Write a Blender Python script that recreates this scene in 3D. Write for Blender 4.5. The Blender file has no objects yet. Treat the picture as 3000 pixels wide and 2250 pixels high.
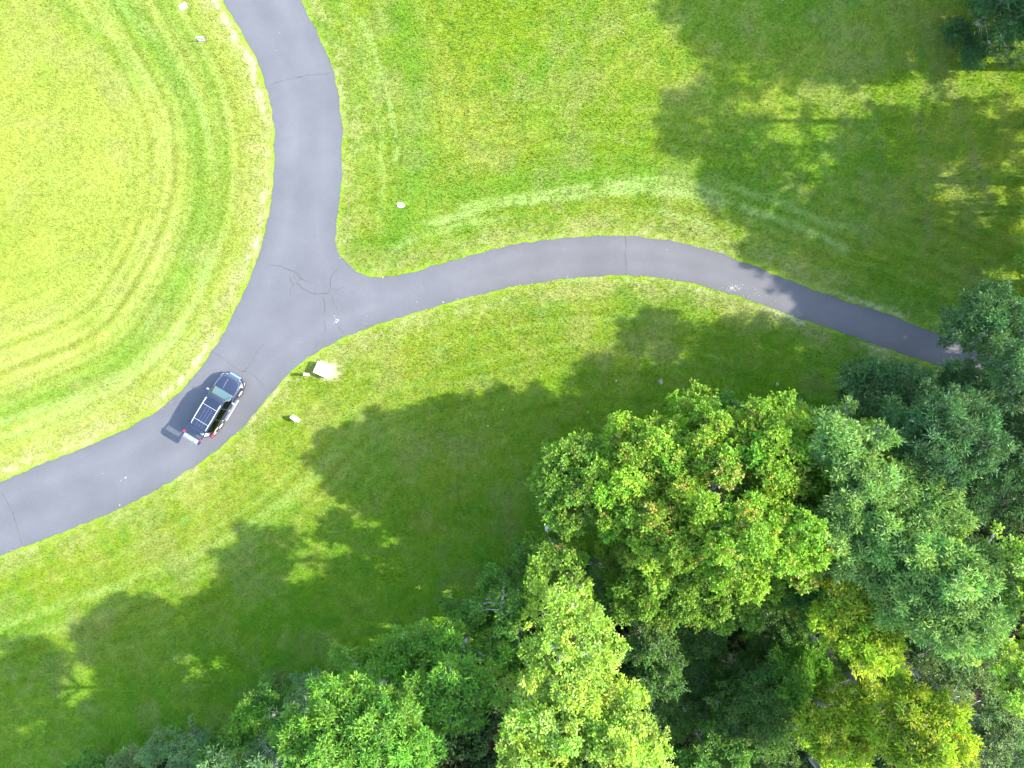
import bpy, bmesh, math, random
import numpy as np
from mathutils import Vector, Matrix

# ------------------------------------------------------------------ camera, sky, sun, exposure
scene = bpy.context.scene
CAM_H = 50.0
SUN_EL = math.radians(37.0)
cam_d = bpy.data.cameras.new('camera')
cam_d.sensor_width = 36.0
cam_d.lens = 24.0
cam_d.clip_start = 0.5
cam_d.clip_end = 3000.0
cam = bpy.data.objects.new('camera', cam_d)
scene.collection.objects.link(cam)
cam.location = (0, 0, CAM_H)
cam.rotation_euler = (0, 0, 0)
scene.camera = cam

world = bpy.data.worlds.new('World')
scene.world = world
world.use_nodes = True
wn = world.node_tree
bg = wn.nodes['Background']
sky = wn.nodes.new('ShaderNodeTexSky')
sky.sky_type = 'NISHITA'
sky.sun_disc = False
sky.sun_elevation = SUN_EL
sky.sun_rotation = math.radians(90.0)
wn.links.new(sky.outputs[0], bg.inputs[0])
bg.inputs[1].default_value = 0.15

sun_d = bpy.data.lights.new('sun', 'SUN')
sun_d.energy = 2.15
sun_d.angle = math.radians(0.65)
sun_d.color = (1.0, 0.955, 0.87)
sun = bpy.data.objects.new('sun', sun_d)
scene.collection.objects.link(sun)
sdir = Vector((math.cos(SUN_EL), 0.0, math.sin(SUN_EL)))      # the sun stands due east of the lawn
sun.rotation_euler = sdir.to_track_quat('Z', 'Y').to_euler()
sun.location = sdir * 80

scene.view_settings.view_transform = 'Standard'
scene.view_settings.look = 'None'
scene.view_settings.gamma = 1.0
scene.view_settings.exposure = 3.06
scene.cycles.max_bounces = 8
scene.cycles.transparent_max_bounces = 8
scene.cycles.use_denoising = True

C = scene.collection
rng = np.random.default_rng(11)

# ------------------------------------------------------------------ helpers
def P(dx, dy, z=0.0):
    """survey coordinates of the site plan -> metres, for a point at height z"""
    f = (CAM_H - z) / CAM_H
    return ((dx * 1.3562 - 1500.0) / 40.0 * f, -(dy * 1.3562 - 1125.0) / 40.0 * f)

def PA(pts):
    return np.array([P(*p) for p in pts])

def tag(o, label=None, cat=None, group=None, kind=None):
    if label: o['label'] = label
    if cat: o['category'] = cat
    if group: o['group'] = group
    if kind: o['kind'] = kind
    return o

def empty(name, loc, rz, label, cat, group=None):
    o = bpy.data.objects.new(name, None)
    C.objects.link(o)
    o.location = loc
    o.rotation_euler = (0, 0, rz)
    o.empty_display_size = 0.3
    return tag(o, label, cat, group)

def mesh_np(name, verts, faces, mats, parent=None, colors=None, fmat=None, smooth=False):
    """verts (N,3), faces (M,k) with constant k"""
    me = bpy.data.meshes.new(name)
    verts = np.asarray(verts, dtype=np.float32)
    faces = np.asarray(faces, dtype=np.int32)
    me.vertices.add(len(verts))
    me.vertices.foreach_set('co', verts.ravel())
    M, k = faces.shape
    me.loops.add(M * k)
    me.loops.foreach_set('vertex_index', faces.ravel())
    me.polygons.add(M)
    me.polygons.foreach_set('loop_start', np.arange(0, M * k, k, dtype=np.int32))
    me.polygons.foreach_set('loop_total', np.full(M, k, dtype=np.int32))
    if fmat is not None:
        me.polygons.foreach_set('material_index', np.asarray(fmat, dtype=np.int32))
    me.polygons.foreach_set('use_smooth', np.full(M, smooth, dtype=bool))
    if colors is not None:
        a = me.color_attributes.new('tint', 'FLOAT_COLOR', 'POINT')
        c = np.ones((len(verts), 4), dtype=np.float32)
        c[:, :3] = colors
        a.data.foreach_set('color', c.ravel())
    me.update(calc_edges=True)
    for m in (mats if isinstance(mats, (list, tuple)) else [mats]):
        me.materials.append(m)
    o = bpy.data.objects.new(name, me)
    C.objects.link(o)
    if parent: o.parent = parent
    return o

def obj(name, bm, mat, parent=None, smooth=False):
    me = bpy.data.meshes.new(name)
    bmesh.ops.recalc_face_normals(bm, faces=bm.faces)
    bm.to_mesh(me)
    bm.free()
    for p in me.polygons: p.use_smooth = smooth
    for m in (mat if isinstance(mat, (list, tuple)) else [mat]):
        me.materials.append(m)
    o = bpy.data.objects.new(name, me)
    C.objects.link(o)
    if parent: o.parent = parent
    return o

def bevel(o, w, seg=2):
    m = o.modifiers.new('bevel', 'BEVEL')
    m.width = w; m.segments = seg; m.limit_method = 'ANGLE'
    return o

def box(bm, x0, x1, y0, y1, z0, z1, M=None):
    r = bmesh.ops.create_cube(bm, size=1.0)
    for v in r['verts']:
        v.co = Vector(((x0 + x1) / 2 + v.co.x * (x1 - x0), (y0 + y1) / 2 + v.co.y * (y1 - y0), (z0 + z1) / 2 + v.co.z * (z1 - z0)))
        if M is not None: v.co = M @ v.co
    return r['verts']

def cyl(bm, a, b, r0, r1, seg=16, caps=True):
    a = Vector(a); b = Vector(b)
    d = b - a
    q = d.to_track_quat('Z', 'Y').to_matrix().to_4x4()
    M = Matrix.Translation((a + b) / 2) @ q
    return bmesh.ops.create_cone(bm, cap_ends=caps, segments=seg, radius1=r0, radius2=r1, depth=d.length, matrix=M)['verts']

def tube_np(pts, radii, seg=7):
    """a tapered tube along pts; returns verts, quads"""
    pts = np.asarray(pts, float)
    n = len(pts)
    t = np.gradient(pts, axis=0)
    ref = (0.31, 0.2, 0.93) if abs(t[0][2]) < 0.8 * math.sqrt(float((t[0] ** 2).sum())) else (1.0, 0.1, 0.0)
    tx, ty, tz = t[:, 0], t[:, 1], t[:, 2]
    tl = np.sqrt(tx * tx + ty * ty + tz * tz) + 1e-9
    tx = tx / tl; ty = ty / tl; tz = tz / tl
    ux = ty * ref[2] - tz * ref[1]; uy = tz * ref[0] - tx * ref[2]; uz = tx * ref[1] - ty * ref[0]
    ul = np.sqrt(ux * ux + uy * uy + uz * uz) + 1e-9
    ux = ux / ul; uy = uy / ul; uz = uz / ul
    wx = ty * uz - tz * uy; wy = tz * ux - tx * uz; wz = tx * uy - ty * ux
    u = np.stack([ux, uy, uz], 1)[:, None, :]; w = np.stack([wx, wy, wz], 1)[:, None, :]
    ang = np.linspace(0, 2 * math.pi, seg, endpoint=False)[None, :, None]
    V = (pts[:, None, :] + np.asarray(radii, float)[:, None, None] * (np.cos(ang) * u + np.sin(ang) * w)).reshape(-1, 3)
    key = (n, seg)
    if key not in _TF:
        _TF[key] = np.array([(i * seg + k, i * seg + (k + 1) % seg, (i + 1) * seg + (k + 1) % seg, (i + 1) * seg + k) for i in range(n - 1) for k in range(seg)])
    return V, _TF[key]
_TF = {}

# ---- smooth value noise in numpy
_tab = rng.random((256, 256))
def vnoise(x, y):
    xi = np.floor(x).astype(int); yi = np.floor(y).astype(int)
    fx = x - xi; fy = y - yi
    fx = fx * fx * (3 - 2 * fx); fy = fy * fy * (3 - 2 * fy)
    a = _tab[xi & 255, yi & 255]; b = _tab[(xi + 1) & 255, yi & 255]
    c = _tab[xi & 255, (yi + 1) & 255]; d = _tab[(xi + 1) & 255, (yi + 1) & 255]
    return (a * (1 - fx) + b * fx) * (1 - fy) + (c * (1 - fx) + d * fx) * fy

def fbm(x, y, s, oct=4, off=0.0):
    v = 0; a = 0.5; t = 0
    f = 1.0 / s
    for k in range(oct):
        v = v + a * vnoise(x * f + 17.3 * k + off, y * f + 9.1 * k - off)
        t += a; a *= 0.55; f *= 2.03
    return v / t

def chaikin(p, n=2, closed=False):
    p = np.asarray(p, float)
    for _ in range(n):
        q = [p[0]] if not closed else []
        m = len(p) if closed else len(p) - 1
        for i in range(m):
            a = p[i]; b = p[(i + 1) % len(p)]
            q += [a * .75 + b * .25, a * .25 + b * .75]
        if not closed: q.append(p[-1])
        p = np.array(q)
    return p

def seg_dist(x, y, poly, closed=False, reach=None):
    """distance from points to a polyline (exact only within reach)"""
    poly = np.asarray(poly)
    out = np.full(x.shape, 1e3)
    if reach is None: sel = slice(None)
    else:
        sel = np.where((x > poly[:, 0].min() - reach) & (x < poly[:, 0].max() + reach) & (y > poly[:, 1].min() - reach) & (y < poly[:, 1].max() + reach))[0]
        if len(sel) == 0: return out
    X = x[sel].astype(np.float32); Y = y[sel].astype(np.float32)
    best = np.full(X.shape, 1e6, np.float32)
    m = len(poly) if closed else len(poly) - 1
    for i in range(m):
        ax, ay = map(float, poly[i]); bx, by = map(float, poly[(i + 1) % len(poly)])
        dx, dy = bx - ax, by - ay
        L = dx * dx + dy * dy + 1e-12
        t = np.clip(((X - ax) * (dx / L) + (Y - ay) * (dy / L)), 0, 1)
        np.minimum(best, (X - ax - t * dx) ** 2 + (Y - ay - t * dy) ** 2, out=best)
    out[sel] = np.sqrt(best)
    return out

def inside(x, y, poly):
    c = np.zeros(x.shape, bool)
    n = len(poly)
    j = n - 1
    for i in range(n):
        xi, yi = poly[i]; xj, yj = poly[j]
        if yi != yj:
            c ^= ((yi > y) != (yj > y)) & (x < (xj - xi) * (y - yi) / (yj - yi) + xi)
        j = i
    return c

# ------------------------------------------------------------------ materials
def new_mat(name):
    m = bpy.data.materials.new(name)
    m.use_nodes = True
    nt = m.node_tree
    return m, nt, nt.nodes['Principled BSDF'], nt.nodes['Material Output']

def plain(name, col, rough=0.5, metal=0.0, noise=0.0, nscale=20.0, coat=0.0, spec=0.5, bump=0.0):
    m, nt, b, out = new_mat(name)
    b.inputs['Base Color'].default_value = (*col, 1)
    b.inputs['Roughness'].default_value = rough
    b.inputs['Metallic'].default_value = metal
    b.inputs['Coat Weight'].default_value = coat
    b.inputs['Coat Roughness'].default_value = 0.04
    b.inputs['Specular IOR Level'].default_value = spec
    if noise > 0 or bump > 0:
        tc = nt.nodes.new('ShaderNodeTexCoord')
        n = nt.nodes.new('ShaderNodeTexNoise'); n.inputs['Scale'].default_value = nscale; n.inputs['Detail'].default_value = 5
        nt.links.new(tc.outputs['Object'], n.inputs['Vector'])
        if noise > 0:
            mp = nt.nodes.new('ShaderNodeMapRange')
            mp.inputs['From Min'].default_value = 0.3; mp.inputs['From Max'].default_value = 0.7
            mp.inputs['To Min'].default_value = 1 - noise; mp.inputs['To Max'].default_value = 1 + noise
            nt.links.new(n.outputs['Fac'], mp.inputs['Value'])
            vm = nt.nodes.new('ShaderNodeVectorMath'); vm.operation = 'SCALE'
            vm.inputs[0].default_value = col
            nt.links.new(mp.outputs['Result'], vm.inputs['Scale'])
            nt.links.new(vm.outputs[0], b.inputs['Base Color'])
        if bump > 0:
            bp = nt.nodes.new('ShaderNodeBump'); bp.inputs['Strength'].default_value = bump; bp.inputs['Distance'].default_value = 0.02
            nt.links.new(n.outputs['Fac'], bp.inputs['Height'])
            nt.links.new(bp.outputs[0], b.inputs['Normal'])
    return m

def leaf_mat(name, trans=0.35, rough=0.55, tmul=(1.25, 1.35, 0.5), spec=0.35):
    m, nt, b, out = new_mat(name)
    at = nt.nodes.new('ShaderNodeAttribute'); at.attribute_name = 'tint'
    nt.links.new(at.outputs['Color'], b.inputs['Base Color'])
    b.inputs['Roughness'].default_value = rough
    b.inputs['Specular IOR Level'].default_value = spec
    tr = nt.nodes.new('ShaderNodeBsdfTranslucent')
    mu = nt.nodes.new('ShaderNodeVectorMath'); mu.operation = 'MULTIPLY'
    mu.inputs[1].default_value = tmul
    nt.links.new(at.outputs['Color'], mu.inputs[0])
    nt.links.new(mu.outputs[0], tr.inputs['Color'])
    mx = nt.nodes.new('ShaderNodeMixShader'); mx.inputs[0].default_value = trans
    nt.links.new(b.outputs[0], mx.inputs[1]); nt.links.new(tr.outputs[0], mx.inputs[2])
    nt.links.new(mx.outputs[0], out.inputs['Surface'])
    return m

def ground_material():
    m, nt, b, out = new_mat('lawn_soil')
    at = nt.nodes.new('ShaderNodeAttribute'); at.attribute_name = 'tint'
    tc = nt.nodes.new('ShaderNodeTexCoord')
    vals = []
    for sc, det, lo, hi in ((11.0, 6, 0.72, 1.25), (2.2, 4, 0.9, 1.1)):
        n = nt.nodes.new('ShaderNodeTexNoise'); n.inputs['Scale'].default_value = sc; n.inputs['Detail'].default_value = det
        n.inputs['Roughness'].default_value = 0.7
        nt.links.new(tc.outputs['Object'], n.inputs['Vector'])
        mp = nt.nodes.new('ShaderNodeMapRange')
        mp.inputs['From Min'].default_value = 0.3; mp.inputs['From Max'].default_value = 0.7
        mp.inputs['To Min'].default_value = lo; mp.inputs['To Max'].default_value = hi
        nt.links.new(n.outputs['Fac'], mp.inputs['Value'])
        vals.append(mp)
        if det == 6: nz = n
    mm = nt.nodes.new('ShaderNodeMath'); mm.operation = 'MULTIPLY'
    nt.links.new(vals[0].outputs[0], mm.inputs[0]); nt.links.new(vals[1].outputs[0], mm.inputs[1])
    vm = nt.nodes.new('ShaderNodeVectorMath'); vm.operation = 'SCALE'
    nt.links.new(at.outputs['Color'], vm.inputs[0]); nt.links.new(mm.outputs[0], vm.inputs['Scale'])
    nt.links.new(vm.outputs[0], b.inputs['Base Color'])
    b.inputs['Roughness'].default_value = 0.95
    b.inputs['Specular IOR Level'].default_value = 0.1
    bp = nt.nodes.new('ShaderNodeBump'); bp.inputs['Strength'].default_value = 0.6; bp.inputs['Distance'].default_value = 0.05
    nt.links.new(nz.outputs['Fac'], bp.inputs['Height']); nt.links.new(bp.outputs[0], b.inputs['Normal'])
    return m

def asphalt_material():
    m, nt, b, out = new_mat('asphalt')
    tc = nt.nodes.new('ShaderNodeTexCoord')
    at = nt.nodes.new('ShaderNodeAttribute'); at.attribute_name = 'tint'
    f = nt.nodes.new('ShaderNodeTexNoise'); f.inputs['Scale'].default_value = 26; f.inputs['Detail'].default_value = 6; f.inputs['Roughness'].default_value = 0.75
    g = nt.nodes.new('ShaderNodeTexNoise'); g.inputs['Scale'].default_value = 0.4; g.inputs['Detail'].default_value = 9; g.inputs['Roughness'].default_value = 0.6
    for n in (f, g): nt.links.new(tc.outputs['Object'], n.inputs['Vector'])
    outs = []
    for n, lo, hi in ((f, 0.80, 1.22), (g, 0.90, 1.10)):
        mp = nt.nodes.new('ShaderNodeMapRange')
        mp.inputs['From Min'].default_value = 0.3; mp.inputs['From Max'].default_value = 0.7
        mp.inputs['To Min'].default_value = lo; mp.inputs['To Max'].default_value = hi
        nt.links.new(n.outputs['Fac'], mp.inputs['Value']); outs.append(mp)
    mm = nt.nodes.new('ShaderNodeMath'); mm.operation = 'MULTIPLY'
    nt.links.new(outs[0].outputs[0], mm.inputs[0]); nt.links.new(outs[1].outputs[0], mm.inputs[1])
    vm = nt.nodes.new('ShaderNodeVectorMath'); vm.operation = 'SCALE'
    nt.links.new(at.outputs['Color'], vm.inputs[0])
    nt.links.new(mm.outputs[0], vm.inputs['Scale']); nt.links.new(vm.outputs[0], b.inputs['Base Color'])
    b.inputs['Roughness'].default_value = 0.8
    b.inputs['Specular IOR Level'].default_value = 0.3
    bp = nt.nodes.new('ShaderNodeBump'); bp.inputs['Strength'].default_value = 0.35; bp.inputs['Distance'].default_value = 0.01
    nt.links.new(f.outputs['Fac'], bp.inputs['Height']); nt.links.new(bp.outputs[0], b.inputs['Normal'])
    return m

def glass_mat(name, tint, gloss=0.12, rough=0.02, body=None, bw=0.0):
    m, nt, b, out = new_mat(name)
    tr = nt.nodes.new('ShaderNodeBsdfTransparent'); tr.inputs['Color'].default_value = (*tint, 1)
    gl = nt.nodes.new('ShaderNodeBsdfGlossy'); gl.inputs['Roughness'].default_value = rough
    fr = nt.nodes.new('ShaderNodeLayerWeight'); fr.inputs['Blend'].default_value = 0.5
    pw = nt.nodes.new('ShaderNodeMath'); pw.operation = 'POWER'; pw.inputs[1].default_value = 4.0
    nt.links.new(fr.outputs['Facing'], pw.inputs[0])
    ad = nt.nodes.new('ShaderNodeMath'); ad.operation = 'ADD'; ad.inputs[1].default_value = gloss + 0.04; ad.use_clamp = True
    nt.links.new(pw.outputs[0], ad.inputs[0])
    mx = nt.nodes.new('ShaderNodeMixShader')
    nt.links.new(ad.outputs[0], mx.inputs[0]); nt.links.new(tr.outputs[0], mx.inputs[1]); nt.links.new(gl.outputs[0], mx.inputs[2])
    nt.links.new(mx.outputs[0], out.inputs['Surface'])
    return m

MAT_GROUND = ground_material()
MAT_ASPHALT = asphalt_material()
MAT_CRACK = plain('asphalt_crack', (0.043, 0.040, 0.040), 0.95, noise=0.3)
MAT_BLADE = leaf_mat('grass_blade', 0.32, 0.7, (1.15, 1.3, 0.5), 0.12)
MAT_LEAF = leaf_mat('tree_leaf', 0.38, 0.6, (1.25, 1.35, 0.45), 0.28)
MAT_NEEDLE = leaf_mat('feathery_leaf', 0.28, 0.6, (1.1, 1.3, 0.6), 0.28)
MAT_BARK = plain('grey_bark', (0.30, 0.285, 0.26), 0.9, noise=0.35, nscale=6, bump=0.5)
MAT_TWIG = plain('brown_twig', (0.06, 0.05, 0.035), 0.9, noise=0.3)
MAT_DEAD = plain('bleached_bark', (0.30, 0.23, 0.18), 0.9, noise=0.3, nscale=8, bump=0.4)

# ------------------------------------------------------------------ road outline (site plan coordinates)
LEFT_EDGE = [(120, -620), (260, -380), (385, -190), (455, -60), (480, 0), (510, 50), (545, 110), (568, 160), (584, 215), (592, 270), (593.5, 330), (591, 390), (584, 450),
             (571, 510), (553, 565), (530, 625), (500, 690), (466, 748), (430, 800), (392, 843), (350, 880), (300, 913), (240, 943),
             (170, 972), (90, 1003), (0, 1041), (-60, 1062), (-400, 1160)]
RIGHT_EDGE = [(270, -690), (420, -430), (545, -200), (615, -60), (648, 0), (680, 60), (703, 110), (722, 160), (735, 220), (741, 280), (740, 340), (736, 410), (727, 480),
              (724, 524), (731, 548), (748, 570), (768, 586), (795, 597), (827, 600), (870, 594), (930, 576), (1000, 556), (1080, 535),
              (1160, 520), (1240, 511), (1320, 508), (1390, 512), (1470, 523), (1540, 541), (1610, 567), (1680, 595), (1740, 620),
              (1820, 648), (1900, 673), (1970, 697), (2030, 722), (2110, 754), (2240, 800), (2500, 885), (3100, 1050)]
LOW_EDGE = [(3100, 1170), (2500, 1000), (2240, 905), (2150, 850), (2090, 812), (2050, 797), (2000, 782), (1950, 763), (1870, 738),
            (1800, 713), (1730, 689), (1640, 655), (1560, 628), (1480, 608), (1400, 597), (1330, 594), (1260, 598), (1180, 607),
            (1100, 621), (1020, 640), (960, 657), (880, 681), (820, 699), (770, 717), (725, 738), (690, 757), (652, 783), (615, 815),
            (585, 850), (557, 887), (520, 928), (480, 965), (420, 1008), (360, 1045), (290, 1085), (200, 1125), (100, 1163), (0, 1200),
            (-60, 1222), (-400, 1330)]
def resample(p, step):
    p = np.asarray(p, float)
    d = np.r_[0, np.cumsum(np.linalg.norm(np.diff(p, axis=0), axis=1))]
    n = max(2, int(d[-1] / step))
    s = np.linspace(0, d[-1], n)
    return np.c_[np.interp(s, d, p[:, 0]), np.interp(s, d, p[:, 1])]
def edge(pts, rough=0.045):
    q = resample(chaikin(PA(pts), 2), 0.28)
    j = (fbm(q[:, 0], q[:, 1], 0.5, 2) - 0.5) * 2
    t = np.gradient(q, axis=0); t /= np.linalg.norm(t, axis=1)[:, None]
    nrm = np.c_[-t[:, 1], t[:, 0]]
    return q + nrm * (j * rough * 2.6)[:, None]
E_L = edge(LEFT_EDGE); E_R = edge(RIGHT_EDGE); E_D = edge(LOW_EDGE)
ROAD = np.concatenate([E_L[::-1], E_R, E_D])
ROADC = np.concatenate([resample(chaikin(PA(LEFT_EDGE), 2), 1.7)[::-1], resample(chaikin(PA(RIGHT_EDGE), 2), 1.5), resample(chaikin(PA(LOW_EDGE), 2), 1.7)])

ROAD_MID = np.concatenate([E_L[::-2], E_R[::2], E_D[::2]])

# ------------------------------------------------------------------ colours of the lawn
FOREST = PA([(150, 1700), (330, 1640), (560, 1575), (700, 1500), (860, 1440), (1000, 1400), (1120, 1330), (1210, 1260), (1330, 1180), (1420, 1120),
             (1560, 1060), (1640, 990), (1720, 960), (1800, 900), (1900, 850), (2000, 830), (2100, 845), (2250, 940), (3400, 1300), (3400, 3200), (-400, 3200), (-200, 1900)])
def SP(p): return chaikin(PA(p), 2)
PALE = [  # lines of dried clippings: path, half width (m), strength
    (SP([(1000, 445), (1120, 424), (1250, 405), (1400, 384), (1500, 398), (1560, 420)]), 0.22, 0.88),
    (SP([(920, 490), (1000, 462), (1120, 436), (1250, 425), (1350, 407), (1480, 418), (1530, 432)]), 0.28, 1.00),
    (SP([(1300, 395), (1420, 405), (1540, 430), (1620, 455), (1700, 483), (1770, 512), (1830, 540)]), 0.31, 0.99),
    (SP([(1560, 400), (1640, 420), (1720, 452), (1800, 485), (1880, 500)]), 0.31, 0.55),
    (SP([(1400, 452), (1470, 466), (1540, 488)]), 0.14, 0.88),
    (SP([(850, 540), (900, 510), (1000, 482), (1100, 470)]), 0.31, 0.55),
    (SP([(780, 40), (812, 110), (835, 190), (850, 260), (858, 340)]), 0.19, 0.77),
    (SP([(740, 10), (800, 150), (825, 300), (820, 420)]), 0.22, 0.39),
    (SP([(430, 640), (395, 700), (350, 750), (270, 812), (150, 868), (0, 915)]), 0.34, 0.83),
    (SP([(450, 560), (425, 650), (385, 735), (290, 820), (160, 885), (0, 950)]), 0.25, 0.77),
    (SP([(470, 640), (420, 740), (330, 820), (180, 900), (0, 965)]), 0.22, 0.44),
    (SP([(250, 0), (340, 80), (410, 180), (450, 280), (465, 380)]), 0.19, 0.50),
    (SP([(150, 0), (260, 90), (340, 190), (385, 300)]), 0.22, 0.39),
    (SP([(0, 1355), (150, 1300), (300, 1255), (450, 1185), (560, 1120), (660, 1050), (720, 980)]), 0.35, 0.38),
    (SP([(0, 1390), (160, 1345), (330, 1290), (480, 1210), (600, 1120)]), 0.30, 0.25),
    (SP([(1180, 320), (1220, 300), (1290, 290), (1370, 310)]), 0.19, 0.28),
]
LUSH = [
    (SP([(250, -10), (330, 90), (400, 200), (435, 310), (440, 430), (410, 560), (350, 680), (260, 780), (130, 850), (0, 890)]), 1.1, 0.75),
    (SP([(350, 0), (430, 110), (475, 230), (485, 350), (475, 480), (440, 600)]), 0.7, 0.5),
    (SP([(120, 0), (230, 90), (300, 180)]), 0.6, 0.4),
    (SP([(870, 20), (890, 130), (905, 260), (900, 380), (870, 470), (850, 540)]), 1.2, 0.8),
    (SP([(930, 430), (1080, 400), (1250, 380), (1400, 365), (1560, 390), (1700, 440)]), 1.0, 0.7),
    (SP([(1000, 455), (1150, 432), (1300, 412)]), 0.35, 0.5),
    (SP([(0, 1375), (160, 1325), (330, 1272), (500, 1195), (640, 1095)]), 0.5, 0.5),
    (SP([(0, 1450), (200, 1400), (400, 1320), (620, 1190)]), 0.5, 0.3),
    (SP([(800, 1030), (900, 960), (1100, 880), (1250, 830)]), 1.5, 0.35),
    (SP([(1880, 240), (1890, 420)]), 0.6, 0.3),
]
BARE = [  # worn lines in the shaded corner on the right and along the path
    (SP([(1985, 240), (1995, 330), (2000, 420), (2010, 520)]), 0.25, 0.5),
    (SP([(2065, 200), (2090, 300), (2130, 390), (2140, 480)]), 0.3, 0.6),
    (SP([(1895, 240), (1900, 330), (1920, 430)]), 0.2, 0.3),
    (SP([(1570, 640), (1660, 678), (1760, 715), (1850, 750), (1950, 790)]), 0.35, 0.65),
    (SP([(1880, 765), (1950, 790), (2000, 800)]), 0.6, 0.6),
]
G_MID = np.array((0.124, 0.185, 0.008)); G_YEL = np.array((0.172, 0.205, 0.020)); G_LUSH = np.array((0.078, 0.172, 0.010))
G_PALE = np.array((0.220, 0.300, 0.075)); G_DRY = np.array((0.30, 0.27, 0.13)); G_LIME = np.array((0.165, 0.260, 0.008))
SOIL = np.array((0.022, 0.018, 0.011))

def lerp(a, b, t): return a * (1 - t[..., None]) + b * t[..., None]
def sstep(a, b, x):
    t = np.clip((x - a) / (b - a), 0, 1)
    return t * t * (3 - 2 * t)

def lawn(x, y):
    """returns colour, signed distance to the road (inside negative), woodland mask"""
    d = seg_dist(x, y, ROADC, True)
    d = np.where(inside(x, y, ROADC), -d, d)
    near = np.abs(d) < 0.6
    if near.any():
        dd = seg_dist(x[near], y[near], ROAD_MID, True)
        d[near] = np.where(inside(x[near], y[near], ROAD), -dd, dd)
    n1 = fbm(x, y, 9, 4); n2 = fbm(x, y, 1.6, 4, 5.0); n3 = fbm(x, y, 0.35, 3, 2.0)
    c = lerp(G_MID, G_YEL, sstep(0.35, 0.68, n1 * 0.6 + n2 * 0.4))
    c = lerp(c, G_LUSH, 0.40 * sstep(0.46, 0.74, fbm(x, y, 5.5, 3, 31.0)))
    # clover and weed clumps
    k1 = fbm(x, y, 0.75, 3, 81.0)
    c = lerp(c, np.array((0.085, 0.170, 0.018)), 0.45 * sstep(0.56, 0.70, k1))
    c = lerp(c, np.array((0.200, 0.215, 0.050)), 0.35 * sstep(0.56, 0.70, 1 - k1))
    # west side of the drive: turf colour lightened for sunlight scattered back to the camera
    west = inside(x, y, np.concatenate([PA(LEFT_EDGE), PA([(-900, 1200), (-900, -300), (455, -300)])]))
    c = np.where(west[..., None], lerp(c, np.array((0.250, 0.280, 0.048)), 0.5 + 0.6 * (n1 - 0.3)) * 0.94, c)
    # mower passes parallel to the drive
    dw = d + 0.55 * (fbm(x, y, 7.0, 2, 51.0) - 0.5)
    along = fbm(x, y, 5.0, 3, 61.0)
    for per, ph, wd_, gain in ((0.92, 0.2, 0.17, 1.0), (1.63, 0.9, 0.24, 0.8)):
        t_ = np.abs(np.mod(dw + ph, per) - per / 2)
        ln = np.exp(-(t_ / wd_) ** 2) * sstep(1.6, 3.0, d) * (1 - sstep(7, 13, d)) * sstep(0.36, 0.62, along + 0.10 * np.sin(np.floor((dw + ph) / per) * 2.4))
        c = lerp(c, np.where(west[..., None], np.array((0.300, 0.345, 0.100)), np.array((0.190, 0.255, 0.060))), np.clip(ln * gain * np.where(west, 0.42, 0.20), 0, 1))
        c = c * (1 - np.where(west, 0.14, 0.08) * np.exp(-((t_ - per / 2) / wd_) ** 2) * sstep(1.6, 3.0, d) * (1 - sstep(7, 13, d)))[..., None]
    # lusher turf, plus shade's greener cast painted in, towards the wood and north-east corner
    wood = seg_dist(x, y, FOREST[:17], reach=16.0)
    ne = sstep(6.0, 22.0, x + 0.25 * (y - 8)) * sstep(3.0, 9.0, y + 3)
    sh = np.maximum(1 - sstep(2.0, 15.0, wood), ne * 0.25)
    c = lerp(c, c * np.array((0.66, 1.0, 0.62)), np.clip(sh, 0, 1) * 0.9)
    m = np.zeros_like(x)
    for poly, w, s in LUSH:
        dd = seg_dist(x, y, poly, reach=w * 2.6)
        m = np.maximum(m, s * np.exp(-(dd / w) ** 2) * (0.6 + 0.7 * n2))
    c = lerp(c, G_LUSH, np.clip(m, 0, 1) * 0.85)
    m = np.zeros_like(x)
    for poly, w, s in PALE:
        dd = seg_dist(x + (n2 - 0.5) * 0.5, y + (n2 - 0.5) * 0.5, poly, reach=w * 2.6)
        m = np.maximum(m, s * np.exp(-(dd / w) ** 2) * sstep(0.18, 0.58, n2 * 0.55 + n3 * 0.45))
    c = lerp(c, G_PALE, np.clip(m * 1.0, 0, 1))
    m = np.zeros_like(x)
    for poly, w, s in BARE:
        s = s * 0.6
        dd = seg_dist(x + (n2 - 0.5) * 0.8, y, poly, reach=w * 2.6)
        m = np.maximum(m, s * np.exp(-(dd / w) ** 2) * sstep(0.35, 0.6, n3 * .6 + n2 * .4))
    c = lerp(c, np.array((0.17, 0.135, 0.085)), np.clip(m, 0, 1))
    # dry patches
    c = lerp(c, np.array((0.205, 0.200, 0.070)), 0.28 * sstep(0.54, 0.74, fbm(x, y, 2.4, 4, 71.0)) * (1 - sstep(14, 22, d) * 0.3))
    # verge: dry band, then a lime fringe right at the asphalt
    e = np.abs(d)
    dry = np.exp(-((e - 0.75) / (0.5 + 0.9 * n1)) ** 2) * (0.25 + 0.85 * sstep(0.42, 0.62, n2 * 0.5 + n3 * 0.5))
    dry *= np.where(west, 1.0, 0.62)
    c = lerp(c, np.array((0.235, 0.235, 0.085)), np.clip(dry * 0.8, 0, 1))
    wob = fbm(x, y, 1.7, 2, 41.0)
    bald = np.exp(-((e - np.where(west, 0.25 + 0.6 * wob, 0.12 + 0.3 * wob)) / np.where(west, 0.20, 0.12)) ** 2) * sstep(0.47, 0.60, fbm(x, y, 2.6, 2, 13.0) * 0.5 + fbm(x, y, 0.30, 3, 19.0) * 0.5)
    c = lerp(c, np.array((0.40, 0.36, 0.23)), np.clip(bald * np.where(west, 0.9, 0.7) * sstep(0.34, 0.60, fbm(x, y, 3.4, 2, 93.0)), 0, 1))
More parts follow.
